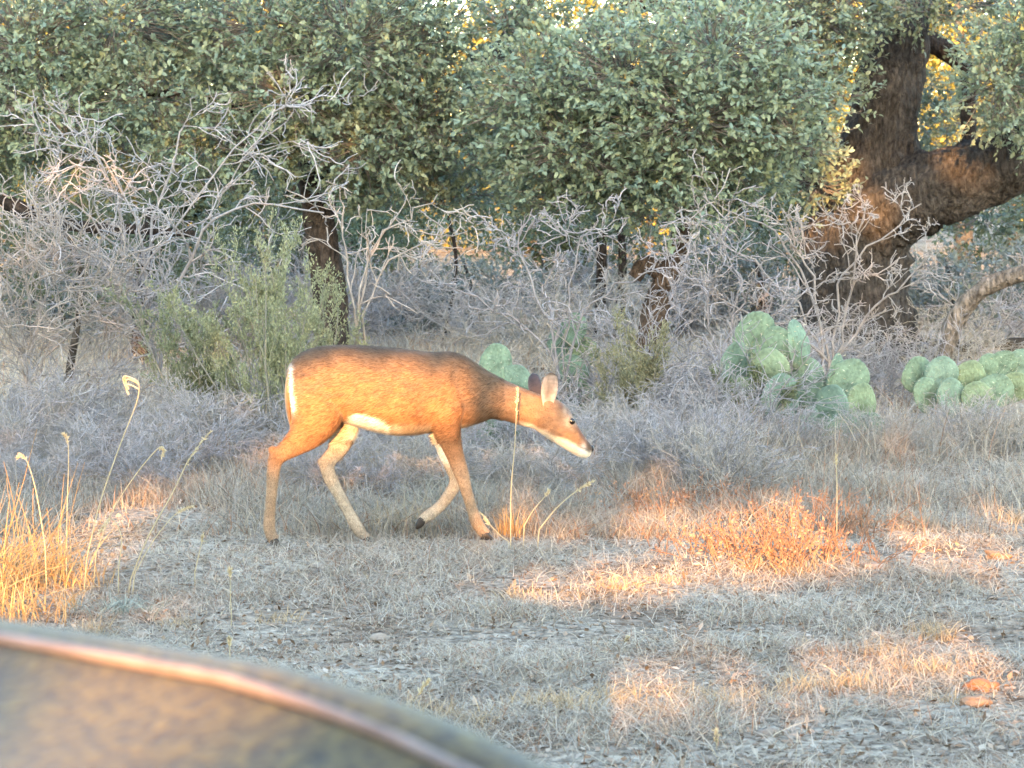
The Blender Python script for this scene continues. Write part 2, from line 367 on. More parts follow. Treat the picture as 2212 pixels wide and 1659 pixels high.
# fur
body.calc_loop_triangles(); tri = np.empty(len(body.loop_triangles)*3, np.int32); body.loop_triangles.foreach_get('vertices', tri); tri = tri.reshape(-1, 3)
ar = np.linalg.norm(np.cross(bv[tri[:, 1]]-bv[tri[:, 0]], bv[tri[:, 2]]-bv[tri[:, 0]]), axis=1)
NFUR = 130000
pick = rngd.choice(len(tri), NFUR, p=ar/ar.sum()); bc = rngd.dirichlet((1, 1, 1), NFUR)
fp = (bv[tri[pick]]*bc[:, :, None]).sum(1); fn = nrm((bn[tri[pick]]*bc[:, :, None]).sum(1)); fc = (col[tri[pick]]*bc[:, :, None]).sum(1)
zx, zy, lat = to_zoom(fp)
flow = np.tile(np.array([-1., 0, -.35]), (NFUR, 1))
flow[zy > 740] = (-.25, 0, -1); hd = zx > 1560; flow[hd] = (-.85, 0, .35)
flow = flow+rngd.normal(size=flow.shape)*.22
flow = nrm(flow-fn*(flow*fn).sum(1, keepdims=True))
fl = np.where(hd, .008, np.where(zy > 740, .009, .024)); fl = np.where((zx < 320) & (zy < 640), .022, fl)*(.6+.8*rngd.random(NFUR))
fl = np.where((zx > 1850), .005, fl)
lift = np.where((zx < 320) & (zy < 640), .5, .28)[:, None]
tip = fp+nrm(flow+fn*lift)*fl[:, None]; sd = nrm(np.cross(flow, fn))*(.0011+.0012*rngd.random(NFUR))[:, None]
fv = np.stack([fp-sd-fn*.001, fp+sd-fn*.001, tip], 1).reshape(-1, 3)-dbase
fcol = np.repeat(np.clip(fc*(.45+1.05*rngd.random((NFUR, 1))), 0, 1), 3, 0)
fo = link('fur', mesh('fur', fv, np.arange(NFUR*3).reshape(-1, 3), fcol, False), M['furs'], deer); fo['kind'] = 'stuff'
# ears
def ear(base, tip, wid, face, lat0, lat1, inner, outer):
    """cupped ear as a closed shell; face: direction the opening looks at"""
    b = dpt(*base, lat0); t = dpt(*tip, lat1); ax = t-b; n, m = 22, 13
    fdir = np.array(face, float); fdir = nrm(fdir-ax*(fdir@ax)/(ax@ax)); sdv = nrm(np.cross(ax, fdir))
    u = np.linspace(0, 1, n)[:, None]; v = np.linspace(-1, 1, m)[None]
    wprof = wid*np.interp(u, [0, .12, .3, .5, .68, .82, .92, .97, 1], [.34, .46, .76, .98, 1.0, .90, .68, .42, .06])
    cup = wprof*(.75-.25*u)
    th = v*1.15
    P = b+ax*u[..., None]+sdv*(wprof*np.sin(th)/sin(1.15))[..., None]+fdir*(-cup*np.cos(th)+cup*.4)[..., None]
    Q = P-fdir*.006+0*P
    V = np.concatenate([P.reshape(-1, 3), Q.reshape(-1, 3)]); idx = np.arange(n*m).reshape(n, m)
    q = np.stack([idx[:-1, :-1], idx[:-1, 1:], idx[1:, 1:], idx[1:, :-1]], -1).reshape(-1, 4)
    rim = np.concatenate([idx[0, :], idx[1:, -1], idx[-1, -2::-1], idx[-2:0:-1, 0]]); r2 = np.roll(rim, -1)
    qs = np.concatenate([q, q[:, ::-1]+n*m, np.stack([rim, rim+n*m, r2+n*m, r2], -1)])
    edge = np.abs(v)+0*u; ci = np.array(inner)[None, None]*(1-.55*np.exp(-(edge/.5)**2)[..., None]*np.exp(-((u-.5)/.35)**2)[..., None])*(.85+.3*vnoise(v*6+0*u, u*5+0*v, 3)[..., None])  # darker middle paints the shade inside the cupped ear
    ci = ci*(1-edge[..., None]**6*.1); co = np.tile(np.array(outer), (n*m, 1))
    rimdark = ((u > .93)+0*v)[..., None]; ci = ci*(1-.6*rimdark)
    return mesh('ear', V-dbase, qs, np.clip(np.concatenate([ci.reshape(-1, 3), co]), 0, 1))
link('ear', ear((1808, 562), (1834, 318), .042, (.42, -1, .10), -.044, -.092, (.40, .33, .28), (.16, .11, .075)), M['fur'], deer)
link('ear', ear((1758, 530), (1724, 322), .036, (.5, .85, .1), .04, .085, (.06, .05, .05), (.05, .042, .048)), M['fur'], deer)  # far ear coloured dark to stand for its shade
# eye, nose, hooves, tail
def blob(c, r, seg=14, ring=9, ax=np.eye(3)):
    th = np.linspace(0, pi, ring); ph = np.arange(seg)/seg*2*pi
    V = np.stack([np.sin(th)[:, None]*np.cos(ph), np.sin(th)[:, None]*np.sin(ph), np.cos(th)[:, None]+0*ph], -1).reshape(-1, 3)
    idx = np.arange(ring*seg).reshape(ring, seg); a = idx[:-1]; b = np.roll(a, -1, 1); d = idx[1:]; c2 = np.roll(d, -1, 1)
    return (V*np.asarray(r))@ax+np.asarray(c), np.stack([a, d, c2, b], -1).reshape(-1, 4)
for sgn in (-1, 1):
    V, q = blob(dpt(1952, 611, sgn*.051)-dbase, (.020, .012, .016)); link('eye', mesh('eye', V, q), M['eye'], deer)
V, q = blob(dpt(2072, 775)-dbase, (.014, .019, .017)); link('nose', mesh('nose', V, q), M['nose'], deer)
for (rows, toe) in ((NH, (212, 1362)), (FH, (762, 1352)), (NF, (1486, 1322)), (FFr, (1024, 1250))):
    cx, cy, hw, la, lw = rows[-1]
    for side in (-1, 1):                                                                                  # two toes
        hb = MB(); l0 = la+side*.011
        if rows is FFr: limb(hb, [(cx+14, cy-16, 22, l0, .010), (cx, cy+6, 25, l0, .012), ((cx+toe[0])/2-2, (cy+toe[1])/2+8, 20, l0, .012), (toe[0], toe[1]+6, 7, l0, .005)], 14, 12)
        else: loft(hb, [(cx-22, cy-10, cx-34, toe[1], l0, .012), (cx+6, cy-20, cx, toe[1], l0, .013), (cx+28, cy+2, cx+24, toe[1], l0, .012), (toe[0], toe[1]-10, toe[0]-2, toe[1], l0, .006)], 12, 12, 2.6)
        link('hoof', hb.build('hoof', dbase), M['hoof'], deer)
tb = MB()
loft(tb, [(318, 222, 322, 262, -.0, .022), (280, 250, 292, 296, 0, .032), (248, 330, 280, 345, 0, .042), (234, 430, 272, 440, 0, .046), (240, 540, 276, 545, 0, .040), (262, 640, 284, 640, 0, .024), (272, 690, 280, 690, 0, .006)], 36, 18, 2.2)
tV = np.concatenate(tb.V); tzx, tzy, tl = to_zoom(tV)
tcol = np.where((tzx > np.interp(tzy, [250, 330, 430, 540, 690], [305, 277, 268, 272, 279]))[:, None], np.array([[.78, .72, .62]]), np.array([[.26, .15, .075]])*(.8+.4*rngd.random((len(tV), 1))))
tb.c = [tcol]; link('tail', tb.build('tail', dbase), M['fur'], deer)

# ------------------------------------------------------------------ what the low sun reaches (gaps cut for it in the added, unseen trees)
LIT = []                                                  # spheres (centre, radius)
def lit(vx, vy, Yd, rpx): LIT.append((at(vx, vy, Yd), rpx*pxm(Yd)))
def litz(zx, zy, rz): LIT.append((dpt(zx, zy), rz*ZU))
for zx_, zy_, r in [(330, 330, 110), (330, 470, 110), (450, 300, 130), (450, 480, 150), (600, 330, 150), (620, 480, 140), (780, 400, 190), (780, 600, 110), (950, 420, 200), (960, 600, 110), (1110, 420, 190), (1110, 600, 100),
                 (1240, 380, 150), (1250, 560, 110), (1330, 500, 90), (350, 620, 110), (280, 740, 90), (190, 830, 80), (165, 900, 45), (480, 870, 55), (510, 960, 45), (1200, 700, 80), (1230, 800, 65), (1270, 900, 60), (1290, 1000, 55), (1330, 1090, 50),
                 (1230, 1040, 45), (1150, 1130, 50), (1070, 1190, 48), (1370, 1180, 50), (1410, 1260, 48), (1600, 510, 95), (1700, 550, 105), (1800, 560, 110), (1830, 430, 85), (1890, 640, 105), (1960, 720, 90), (2030, 780, 70), (550, 690, 80), (700, 620, 60)]:
    litz(zx_, zy_, r)
# ground streaks, tufts, stalks, bark
for i in range(13): lit(1010+i*66, 1292-i*7+6*sin(i*2), depth_of(1292-i*7), 46)
for i in range(10): lit(1500+i*80, 1215-i*2, depth_of(1215), 40)
for i in range(11): lit(1150+i*60, 1130-i*3, 11.9, 34)
for i in range(7): lit(1400+i*60, 1110+12*sin(i), 11.7, 50)
for i in range(5): lit(1560+i*60, 1180, 11.2, 44)
for i in range(14): lit(880+i*98, 1545-i*6+8*sin(i*1.7), depth_of(1545-i*6), 40)
for i in range(8): lit(1100+i*75, 1490-i*3, depth_of(1490), 44)
for i in range(5): lit(1800+i*80, 1432, depth_of(1440), 46)
for i in range(6): lit(60+i*85, 1350-i*3, depth_of(1345), 24)
lit(2150, 1212, 11.6, 42); lit(2110, 1470, 8.6, 55); lit(1990, 1140, 11.9, 40); lit(2180, 1110, 12.5, 40)
for vx_, vy_, r in [(40, 1060, 75), (60, 1150, 90), (50, 1240, 90), (110, 1180, 70), (20, 1300, 80), (160, 1220, 50), (290, 850, 30), (270, 900, 22), (145, 960, 25), (340, 970, 24),
                   (440, 940, 24), (40, 1000, 40)]: lit(vx_, vy_, 10.6, r*(1.15 if r > 30 else .8))
lit(1110, 1120, 11.7, 50); lit(1105, 1000, 11.7, 20); lit(1110, 920, 11.7, 18); lit(1100, 1070, 11.7, 30); lit(1430, 1010, 12.6, 34)
for vx_, vy_, r in [(1815, 395, 52), (1890, 468, 48), (1770, 480, 55), (2030, 325, 34), (2065, 385, 32), (675, 315, 24)]: lit(vx_, vy_, 24.0, r)
for vx_, vy_, r in [(60, 620, 40), (30, 410, 22), (100, 600, 30), (340, 530, 30), (420, 520, 30)]: lit(vx_, vy_, 21.0, r)
LC = np.array([c for c, r in LIT]); LR = np.array([r for c, r in LIT])
HOODLIT = [(-40, 1380, 60), (60, 1390, 55), (160, 1405, 55), (260, 1425, 55), (360, 1445, 50), (460, 1465, 42), (560, 1490, 36), (650, 1515, 30), (740, 1545, 30), (830, 1575, 26), (900, 1595, 22),
           (40, 1480, 90), (160, 1500, 90), (230, 1515, 70), (100, 1600, 120), (250, 1620, 110), (380, 1625, 50), (-60, 1560, 120), (0, 1700, 120), (240, 1720, 100), (0, 1335, 40), (100, 1345, 40), (200, 1358, 40), (300, 1375, 38), (400, 1400, 34), (480, 1425, 26)]
HC = np.array([at(a, b, .355/(-ray(a, b)[2]/ray(a, b)[1])) for a, b, r in HOODLIT]); HR = np.array([r*pxm(1.72)*(1.75 if r >= 80 else 1.2) for a, b, r in HOODLIT])
LC = np.concatenate([LC, HC]); LR = np.concatenate([LR, HR])
def open_to_sun(P):
    """True where a leaf here would shade one of the lit spots"""
    res = np.zeros(len(P), bool)
    for c, r in zip(LC, LR):
        d = c-P; a = d@LDIR; res |= (((d-a[:, None]*LDIR)**2).sum(1) < (r+.035)**2)
    return res
def unseen_shade_tree(seed, x, y, rx, ry, top, n, label):  # unseen tree added to cast shade, leaves dropped where spots stay sunlit
    rng = np.random.default_rng(seed)
    t = root('unseen_shade_tree', (x, y, 0), label, 'tree', None)
    p = rng.uniform(-1, 1, (n*2, 3)); p = p[(np.abs(p)**4).sum(1) < 1][:n]
    P = p*np.array([rx, ry, top/2])+np.array([x, y, top/2]); P[:, 2] += .5*(vnoise(P[:, 0]*1.2, P[:, 1]*0+seed, 3)-.5)*(p[:, 2] > .5)
    P = P[P[:, 2] > .05]; P = P[~open_to_sun(P)]; m = len(P)
    D = rdir(rng, m); Nn = rdir(rng, m); Nn[:, 1] += 1.2
    V, f, nv = leaves(P, D, Nn, rng.uniform(.12, .2, m), rng.uniform(.045, .07, m), oval=False)
    c = np.repeat(np.array([.07, .09, .04])*(.7+.6*rng.random((m, 1))), nv, 0)
    link('crown', mesh('crown', V-np.array([x, y, 0]), f, c), M['leaf'], t)
    tr = smooth_path([(0, 0, -.2, .32), (.1, 0, top*.25, .25), (-.1, .1, top*.5, .16), (.2, 0, top*.85, .05)], 14)
    V, q = tubes(tr[None, :, :3], tr[None, :, 3], 10)
    keep = ~open_to_sun(V+np.array([x, y, 0]))
    link('trunk', mesh('trunk', V, q, np.tile((.09, .07, .055), (len(V), 1))), M['bark'], t)
for i, (x, rx, top, lb) in enumerate([(-15.2, 4.3, 9.0, 'unseen leafy oak of the added shading row, beyond the dead brush side of the clearing'), (-9.3, 4.3, 8.7, 'unseen leafy oak of the added shading row, next but one to the vehicle'), (-3.4, 4.3, 9.1, 'unseen leafy oak of the added shading row nearest behind the vehicle'),
                                   (2.5, 4.3, 8.8, 'unseen leafy oak of the added shading row on the cactus side of the vehicle'), (8.4, 4.3, 9.0, 'unseen leafy oak of the added shading row at its cactus-side end')]):
    unseen_shade_tree(100+i, x, -10.5-.4*(i % 2), rx, 1.5, top, 46000, lb)

# ------------------------------------------------------------------ oaks
def trunk_mesh(pts, sides=20, n=40, seed=0, colr=(.066, .059, .054), rough=.10):
    """pts rows: vx, vy, Y, radius m"""
    w_ = np.array([[*at(a, b, c), r] for a, b, c, r in pts]); s = smooth_path(w_, n)
    P = s[None, :, :3]; R = np.maximum(s[None, :, 3], .004)
    V, q = tubes(P, R, sides)
    V = V.reshape(n, sides, 3); ce = s[:, None, :3]; d = V-ce
    th = np.arange(sides)[None]; uu = np.arange(n)[:, None]
    k = 1+rough*2*(vnoise(th*1.3+0*uu, uu*.25+0*th, seed)-.5)+rough*1.2*(vnoise(th*.5+0*uu, uu*.9+0*th, seed+3)-.5)
    return (ce+d*k[..., None]).reshape(-1, 3), q, np.array(colr)
def add_trunk(mb, *a, **k):
    V, q, c = trunk_mesh(*a, **k); mb.add(V, q, c)
LEAFC = np.array([.195, .245, .165])
def crown(rng, clumps, leaf=.055, lai=5.4, base=LEAFC, oval=True, twig=True):
    """clumps rows: vx, vy, rx px, ry px, Y, depth radius m, brightness"""
    lf = MB(); tw = MB()
    for cx, cy, rx, ry, Yd, rd, br in clumps:
        c = at(cx, cy, Yd); s = pxm(Yd); R = np.array([rx*s, rd, ry*s])
        area = pi*R[0]*R[2]; nl = int(area*lai/(leaf*leaf*.34)); per = 11; ns = max(8, nl//per)
        d = rdir(rng, ns); rr = .45+.62*rng.random(ns)**.6
        q = d*rr[:, None]*(1+.25*rng.normal(size=(ns, 1))*.6); o = c+q*R
        sd = nrm(d*R+rng.normal(size=(ns, 3))*.25*R.mean()+np.array([0, 0, .1])); sl_ = rng.uniform(.12, .26, ns)*leaf/.052
        # sprays: leaves along a short twig
        t = rng.random((ns, per)); pos = o[:, None]+sd[:, None]*(t*sl_[:, None])[..., None]
        ld = nrm(sd[:, None]*.7+rng.normal(size=(ns, per, 3))*.62); nn = rng.normal(size=(ns, per, 3))*.5+np.array([0, -.4, .9])
        L = leaf*rng.uniform(.45, 1.3, (ns, per)); W_ = L*rng.uniform(.20, .30, (ns, per))
        V, f, nv = leaves(pos.reshape(-1, 3), ld.reshape(-1, 3), nn.reshape(-1, 3), L.ravel(), W_.ravel(), .3, oval)
        tone = (br*rng.uniform(.85, 1.15, (ns, 1))*rng.uniform(.85, 1.15, (ns, per))).reshape(-1, 1)
        yel = (rng.random((ns, 1))*.5+rng.random((ns, per))*.5).reshape(-1, 1)
        colr = base*tone*(1+np.array([.28, .10, -.20])*(yel-.45)*1.6)
        lf.add(V, f, np.repeat(np.clip(colr, 0, 1), nv, 0))
        if twig:
            P = np.stack([c+(o-c)*.45, c+(o-c)*.75+rng.normal(size=o.shape)*.02, o, o+sd*sl_[:, None]], 1)
            sel = rng.random(ns) < .5
            V, q4 = tubes(P[sel], np.tile(np.array([.006, .005, .0035, .0015]), (sel.sum(), 1)), 3)
            tw.add(V, q4, np.array([.16, .14, .12]))
    return lf, tw
def oak(name, basepx, trunks, clumps, label, seed, group=None, **kw):
    rng = np.random.default_rng(seed); b = at(*basepx); b[2] = 0
    t = root(name, b, label, 'tree', group)
    for i, (pn, rows, kk) in enumerate(trunks):
        mb = MB(); add_trunk(mb, rows, seed=seed+i, **kk); link(pn, mb.build(pn, b), M['bark'], t)
    lf, tw = crown(rng, clumps, **kw); link('crown', lf.build('crown', b), M['leaf'], t)
    if tw.V: link('twigs', tw.build('twigs', b), M['twig'], t)
    return t
YA = 24.5
big = dict(sides=40, n=70)
oak('live_oak', (1830, 900, YA),
    [('trunk', [(1850, 830, YA, .72), (1850, 720, YA, .56), (1850, 600, YA, .50), (1860, 500, YA, .47), (1885, 420, YA, .43), (1900, 320, YA, .36), (1915, 220, YA, .32), (1935, 110, YA, .29), (1965, -60, YA, .27)], dict(big, rough=.13)),
     ('limb', [(1840, 560, YA-.1, .34), (1900, 470, YA-.25, .37), (1990, 420, YA-.4, .35), (2090, 385, YA-.5, .33), (2200, 340, YA-.6, .31), (2330, 290, YA-.7, .29)], dict(big, rough=.12)),
     ('limb', [(1830, 480, YA, .26), (1770, 380, YA-.2, .20), (1720, 300, YA-.3, .16), (1655, 245, YA-.2, .12), (1590, 200, YA, .09)], dict(sides=20, n=40)),
     ('limb', [(1790, 330, YA-.1, .10), (1762, 270, YA-.2, .085), (1735, 190, YA-.2, .07), (1700, 90, YA-.1, .05)], dict(sides=14, n=30)),
     ('limb', [(1970, 80, YA+.3, .11), (2030, 100, YA+.4, .10), (2085, 150, YA+.5, .09), (2090, 230, YA+.6, .08), (2095, 310, YA+.7, .07)], dict(sides=14, n=30, colr=(.05, .04, .035))),
     ('limb', [(1960, 10, YA, .12), (1800, -30, YA-.4, .10), (1600, -10, YA-.6, .10), (1480, 8, YA-.6, .09), (1340, 0, YA-.5, .07)], dict(sides=14, n=30, colr=(.05, .035, .03)))],
    [(1650, 40, 190, 80, 23.6, .7, .85), (1770, 40, 120, 85, 23.3, .5, .85), (1770, 150, 90, 60, 23.4, .4, .8), (1860, 20, 50, 60, 23.3, .3, .8), (1815, 215, 55, 35, 23.2, .25, 1.0), (1700, 190, 80, 60, 23.6, .3, .75),
     (2160, 180, 90, 100, 22.8, .5, 1.05), (2195, 60, 60, 80, 22.8, .5, 1.1), (2060, 10, 130, 38, 23.6, .5, .8), (2110, 90, 50, 50, 24.9, .3, .8), (2180, 270, 60, 36, 22.8, .4, .9), (1990, 20, 80, 40, 23.4, .4, .75), (2260, 150, 90, 160, 23, .5, 1.0),
     (2050, 260, 50, 40, 25.5, .4, .65), (1985, 250, 36, 70, 25.6, .3, .6), (2120, 470, 90, 45, 26.5, .6, .6), (1760, 400, 70, 40, 23.6, .3, .8), (1735, 330, 60, 40, 23.4, .25, .95)],
    'massive live oak with a thick dark trunk and one heavy leaning limb', 11)
YB = 22.5
oak('oak_tree', (700, 900, YB),
    [('trunk', [(722, 850, YB, .17), (716, 720, YB, .15), (708, 600, YB, .14), (690, 480, YB, .145), (683, 380, YB, .15), (676, 300, YB, .13), (690, 200, YB, .10), (720, 60, YB, .08), (760, -40, YB, .06)], dict(sides=20, n=60, colr=(.055, .045, .04), rough=.16)),
     ('limb', [(680, 330, YB, .08), (580, 260, YB-.3, .06), (430, 210, YB-.5, .05), (250, 190, YB-.6, .035), (100, 150, YB-.6, .02)], dict(sides=10, n=30, colr=(.05, .04, .035))),
     ('limb', [(690, 250, YB, .08), (800, 210, YB-.3, .06), (920, 190, YB-.4, .045), (1020, 150, YB-.3, .03)], dict(sides=10, n=30, colr=(.05, .04, .035))),
     ('limb', [(1010, 240, YB+.6, .06), (1025, 140, YB+.6, .09), (1065, 125, YB+.6, .10), (1110, 70, YB+.6, .09), (1140, -20, YB+.6, .08)], dict(sides=12, n=30, colr=(.045, .04, .035)))],
    [(60, 100, 160, 130, 21.6, .6, 1.1), (250, 40, 190, 110, 21.8, .6, 1.0), (110, 240, 170, 90, 21.4, .5, 1.1), (330, 215, 130, 75, 21.6, .45, 1.0), (450, 300, 130, 60, 21.5, .4, 1.0), (20, 340, 90, 60, 22, .4, .9), (240, 330, 130, 50, 22, .4, .8),
     (560, 60, 180, 120, 21.8, .6, 1.0), (760, 100, 190, 140, 21.6, .6, .98), (900, 130, 110, 130, 21.8, .5, .98), (890, 260, 130, 110, 21.6, .5, .95), (620, 210, 150, 100, 21.5, .5, 1.05), (790, 310, 150, 100, 21.6, .45, .92), (560, 330, 90, 60, 21.8, .3, .9),
     (950, 60, 70, 60, 22, .4, .95), (990, 330, 100, 70, 21.8, .4, .9), (440, 120, 120, 100, 22.6, .4, .7), (-60, 220, 120, 220, 21.8, .6, 1.0), (860, 410, 130, 55, 22.0, .35, .8), (1000, 420, 90, 45, 22.2, .3, .8), (760, 400, 60, 45, 22.0, .25, .8), (480, 390, 90, 40, 22.0, .3, .8)],
    'slim dark-trunked oak holding the wide green crown over the bare shrubs', 12)
YC = 21.5
oak('oak_tree', (1430, 900, YC),
    [('trunk', [(1395, 800, YC, .13), (1410, 690, YC, .11), (1440, 600, YC, .10), (1462, 540, YC, .075), (1478, 470, YC, .075), (1500, 400, YC, .06), (1480, 300, YC, .05), (1440, 200, YC, .04), (1420, 100, YC, .03)], dict(sides=16, n=60, colr=(.085, .06, .045), rough=.2)),
     ('limb', [(1440, 600, YC, .08), (1395, 570, YC-.1, .07), (1370, 600, YC-.1, .06)], dict(sides=12, n=14, colr=(.085, .06, .045))),
     ('limb', [(1460, 250, YC, .05), (1340, 300, YC, .035), (1260, 370, YC-.2, .03), (1180, 420, YC-.3, .015)], dict(sides=8, n=24, colr=(.06, .045, .04))),
     ('limb', [(1430, 180, YC, .04), (1300, 130, YC-.2, .03), (1150, 160, YC-.3, .018)], dict(sides=8, n=24, colr=(.06, .045, .04)))],
    [(1180, 200, 150, 110, 20.8, .5, 1.08), (1350, 170, 190, 120, 20.6, .55, 1.1), (1550, 120, 190, 105, 20.6, .55, 1.08), (1500, 260, 210, 110, 20.4, .5, 1.12), (1250, 310, 180, 100, 20.6, .5, 1.0), (1400, 370, 160, 70, 20.5, .4, 1.0), (1660, 220, 130, 100, 20.5, .45, 1.05),
     (1700, 310, 90, 50, 20.4, .3, 1.0), (1110, 270, 90, 80, 21, .4, .95), (1230, 90, 110, 60, 21.6, .4, .75), (1450, 60, 110, 50, 21.6, .4, .85), (1580, 370, 90, 55, 20.6, .3, .9), (1480, 460, 50, 55, 20.4, .2, 1.15), (1300, 420, 110, 40, 21, .3, .75), (1540, 440, 60, 50, 21, .25, .9),
     (1170, 370, 80, 50, 21.4, .3, .8), (1230, 420, 120, 45, 20.9, .3, .85), (1620, 420, 80, 40, 20.7, .25, .9), (1400, 450, 90, 40, 20.8, .25, .85), (1085, 60, 60, 50, 21.4, .3, .9), (1130, 20, 80, 40, 21.6, .3, .85)],
    'twisted brown-trunked oak with the pale green crown over the doe', 13)
# shaded trees farther back
oak('juniper_tree', (950, 800, 28), [('trunk', [(955, 760, 28, .02), (985, 560, 28, .02), (940, 380, 28, .02)], dict(sides=10, n=20, colr=(.05, .04, .035)))],
    [(900, 440, 150, 100, 28, .8, .75), (800, 470, 110, 90, 28.4, .6, .65), (1000, 400, 110, 70, 28.2, .6, .75), (960, 330, 160, 80, 28.5, .6, .7), (1090, 480, 90, 60, 28.6, .5, .75)],
    'dark green juniper filling the space behind the slim dark trunk', 21, leaf=.05, lai=4.2, oval=False, twig=False, base=np.array([.13, .18, .105]))
oak('juniper_tree', (1320, 800, 29), [('trunk', [(1290, 800, 29, .07), (1300, 560, 29, .06), (1290, 430, 29, .04)], dict(sides=8, n=20, colr=(.05, .04, .035))), ('trunk', [(1330, 800, 29, .06), (1345, 560, 29, .05), (1320, 400, 29, .03)], dict(sides=8, n=20, colr=(.05, .04, .035)))],
    [(1250, 440, 130, 70, 29, .7, .75), (1400, 460, 130, 90, 29, .7, .7), (1560, 480, 110, 80, 29, .7, .65), (1600, 380, 90, 90, 28.6, .6, .6)],
    'thin-stemmed green juniper behind the twisted brown trunk', 22, leaf=.05, lai=3.6, oval=False, twig=False, base=np.array([.14, .18, .11]))
oak('juniper_tree', (330, 850, 26), [('trunk', [(300, 850, 26, .10), (310, 600, 26, .08), (330, 450, 26, .05)], dict(sides=8, n=20, colr=(.05, .04, .035)))],
    [(420, 530, 110, 70, 26, .6, .7), (200, 480, 150, 80, 26.5, .6, .65), (60, 450, 120, 90, 26.5, .6, .65), (560, 480, 90, 90, 27, .5, .55), (300, 620, 110, 50, 26, .5, .7), (130, 620, 100, 50, 26.6, .5, .6)],
    'dark leafy juniper behind the big bare grey shrub', 23, leaf=.05, lai=3.4, oval=False, twig=False, base=np.array([.13, .155, .08]))
rngb = np.random.default_rng(31)
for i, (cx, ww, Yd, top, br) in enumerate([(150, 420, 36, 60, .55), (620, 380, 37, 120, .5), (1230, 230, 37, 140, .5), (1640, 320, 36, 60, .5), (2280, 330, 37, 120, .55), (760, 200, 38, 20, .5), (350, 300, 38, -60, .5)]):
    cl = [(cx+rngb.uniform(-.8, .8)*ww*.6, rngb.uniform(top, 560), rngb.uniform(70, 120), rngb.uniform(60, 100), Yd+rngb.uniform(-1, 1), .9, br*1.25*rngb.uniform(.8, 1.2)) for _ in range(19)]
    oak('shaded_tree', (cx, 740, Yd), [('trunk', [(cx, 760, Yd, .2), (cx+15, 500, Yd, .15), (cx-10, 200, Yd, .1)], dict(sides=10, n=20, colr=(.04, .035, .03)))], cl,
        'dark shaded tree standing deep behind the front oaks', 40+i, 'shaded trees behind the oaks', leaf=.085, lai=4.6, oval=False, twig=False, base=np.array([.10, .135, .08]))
# sunlit trees beyond the shade
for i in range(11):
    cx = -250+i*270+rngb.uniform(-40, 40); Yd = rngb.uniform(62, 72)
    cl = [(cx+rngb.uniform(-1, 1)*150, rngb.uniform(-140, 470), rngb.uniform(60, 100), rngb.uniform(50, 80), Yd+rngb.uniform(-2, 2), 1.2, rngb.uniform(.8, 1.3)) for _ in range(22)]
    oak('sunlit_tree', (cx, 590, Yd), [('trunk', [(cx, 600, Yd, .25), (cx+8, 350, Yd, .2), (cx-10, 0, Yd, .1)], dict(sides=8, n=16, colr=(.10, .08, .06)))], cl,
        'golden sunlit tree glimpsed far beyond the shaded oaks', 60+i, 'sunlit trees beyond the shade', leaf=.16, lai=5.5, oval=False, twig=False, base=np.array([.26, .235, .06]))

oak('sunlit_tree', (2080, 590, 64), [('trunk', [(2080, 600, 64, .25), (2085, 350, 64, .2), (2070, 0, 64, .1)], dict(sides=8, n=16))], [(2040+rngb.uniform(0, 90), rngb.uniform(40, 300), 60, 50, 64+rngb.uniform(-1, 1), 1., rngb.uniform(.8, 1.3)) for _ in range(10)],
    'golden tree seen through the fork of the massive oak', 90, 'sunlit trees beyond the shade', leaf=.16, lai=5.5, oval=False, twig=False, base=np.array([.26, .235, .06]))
# ------------------------------------------------------------------ bare shrubs
GREY = np.array([.335, .312, .305])
def bare_shrub(seed, base, stems, label, group=None, n1=7, n2=6, n3=4, colr=GREY, ln=(.35, .7), spread=(25, 65), up=.05, name='bare_shrub', r_=.018, wig=.21):
    """stems: list of point rows (vx, vy, Y) from the root upward"""
    rng = np.random.default_rng(seed); mb = MB(); tb_ = MB(); b = np.asarray(base, float)
    t = root(name, b, label, 'shrub', group)
    k = 14; P = []; R = []
    for s in stems:
        w_ = np.vstack([[b]]+[[at(*p)] for p in s]) if len(s) and not isinstance(s[0], np.ndarray) else np.vstack([[b], s])
        p = smooth_path(w_, k); p[1:-1] += rng.normal(size=(k-2, 3))*.018; P.append(p); R.append(np.linspace(1, .35, k)*r_*rng.uniform(.8, 1.2))
    P = np.array(P); R = np.array(R); P[:, 0, 2] -= .03
    V, q = tubes(P, R, 6); mb.add(V, q, colr*.8)
    P1, R1 = sprout(rng, P, R, n1, ln, spread, 9, wig, .25, .62, up)
    V, q = tubes(P1, R1, 5); mb.add(V, q, colr*.9)
    P2, R2 = sprout(rng, P1, R1, n2, (.35, .75), (25, 70), 7, wig*1.15, .15, .62, up*.6)
    V, q = tubes(P2, np.maximum(R2, .0042), 4); tb_.add(V, q, np.repeat(colr*rng.uniform(.8, 1.2, (len(P2), 1)), 28, 0))
    P3, R3 = sprout(rng, P2, R2, n3, (.3, .7), (30, 75), 5, wig*1.2, .15, .7, up*.4)
    V, q = tubes(P3, np.maximum(R3, .0030), 3); tb_.add(V, q, np.repeat(colr*rng.uniform(.8, 1.3, (len(P3), 1)), 15, 0))
    link('stems', mb.build('stems', b), M['twig'], t); link('twigs', tb_.build('twigs', b), M['twig'], t)
    return t
def gp(vx, Yd):
    x = (vx-1106)/F*Yd; return np.array([x, Yd, float(ground_z(x, Yd))])
Y1 = 18.
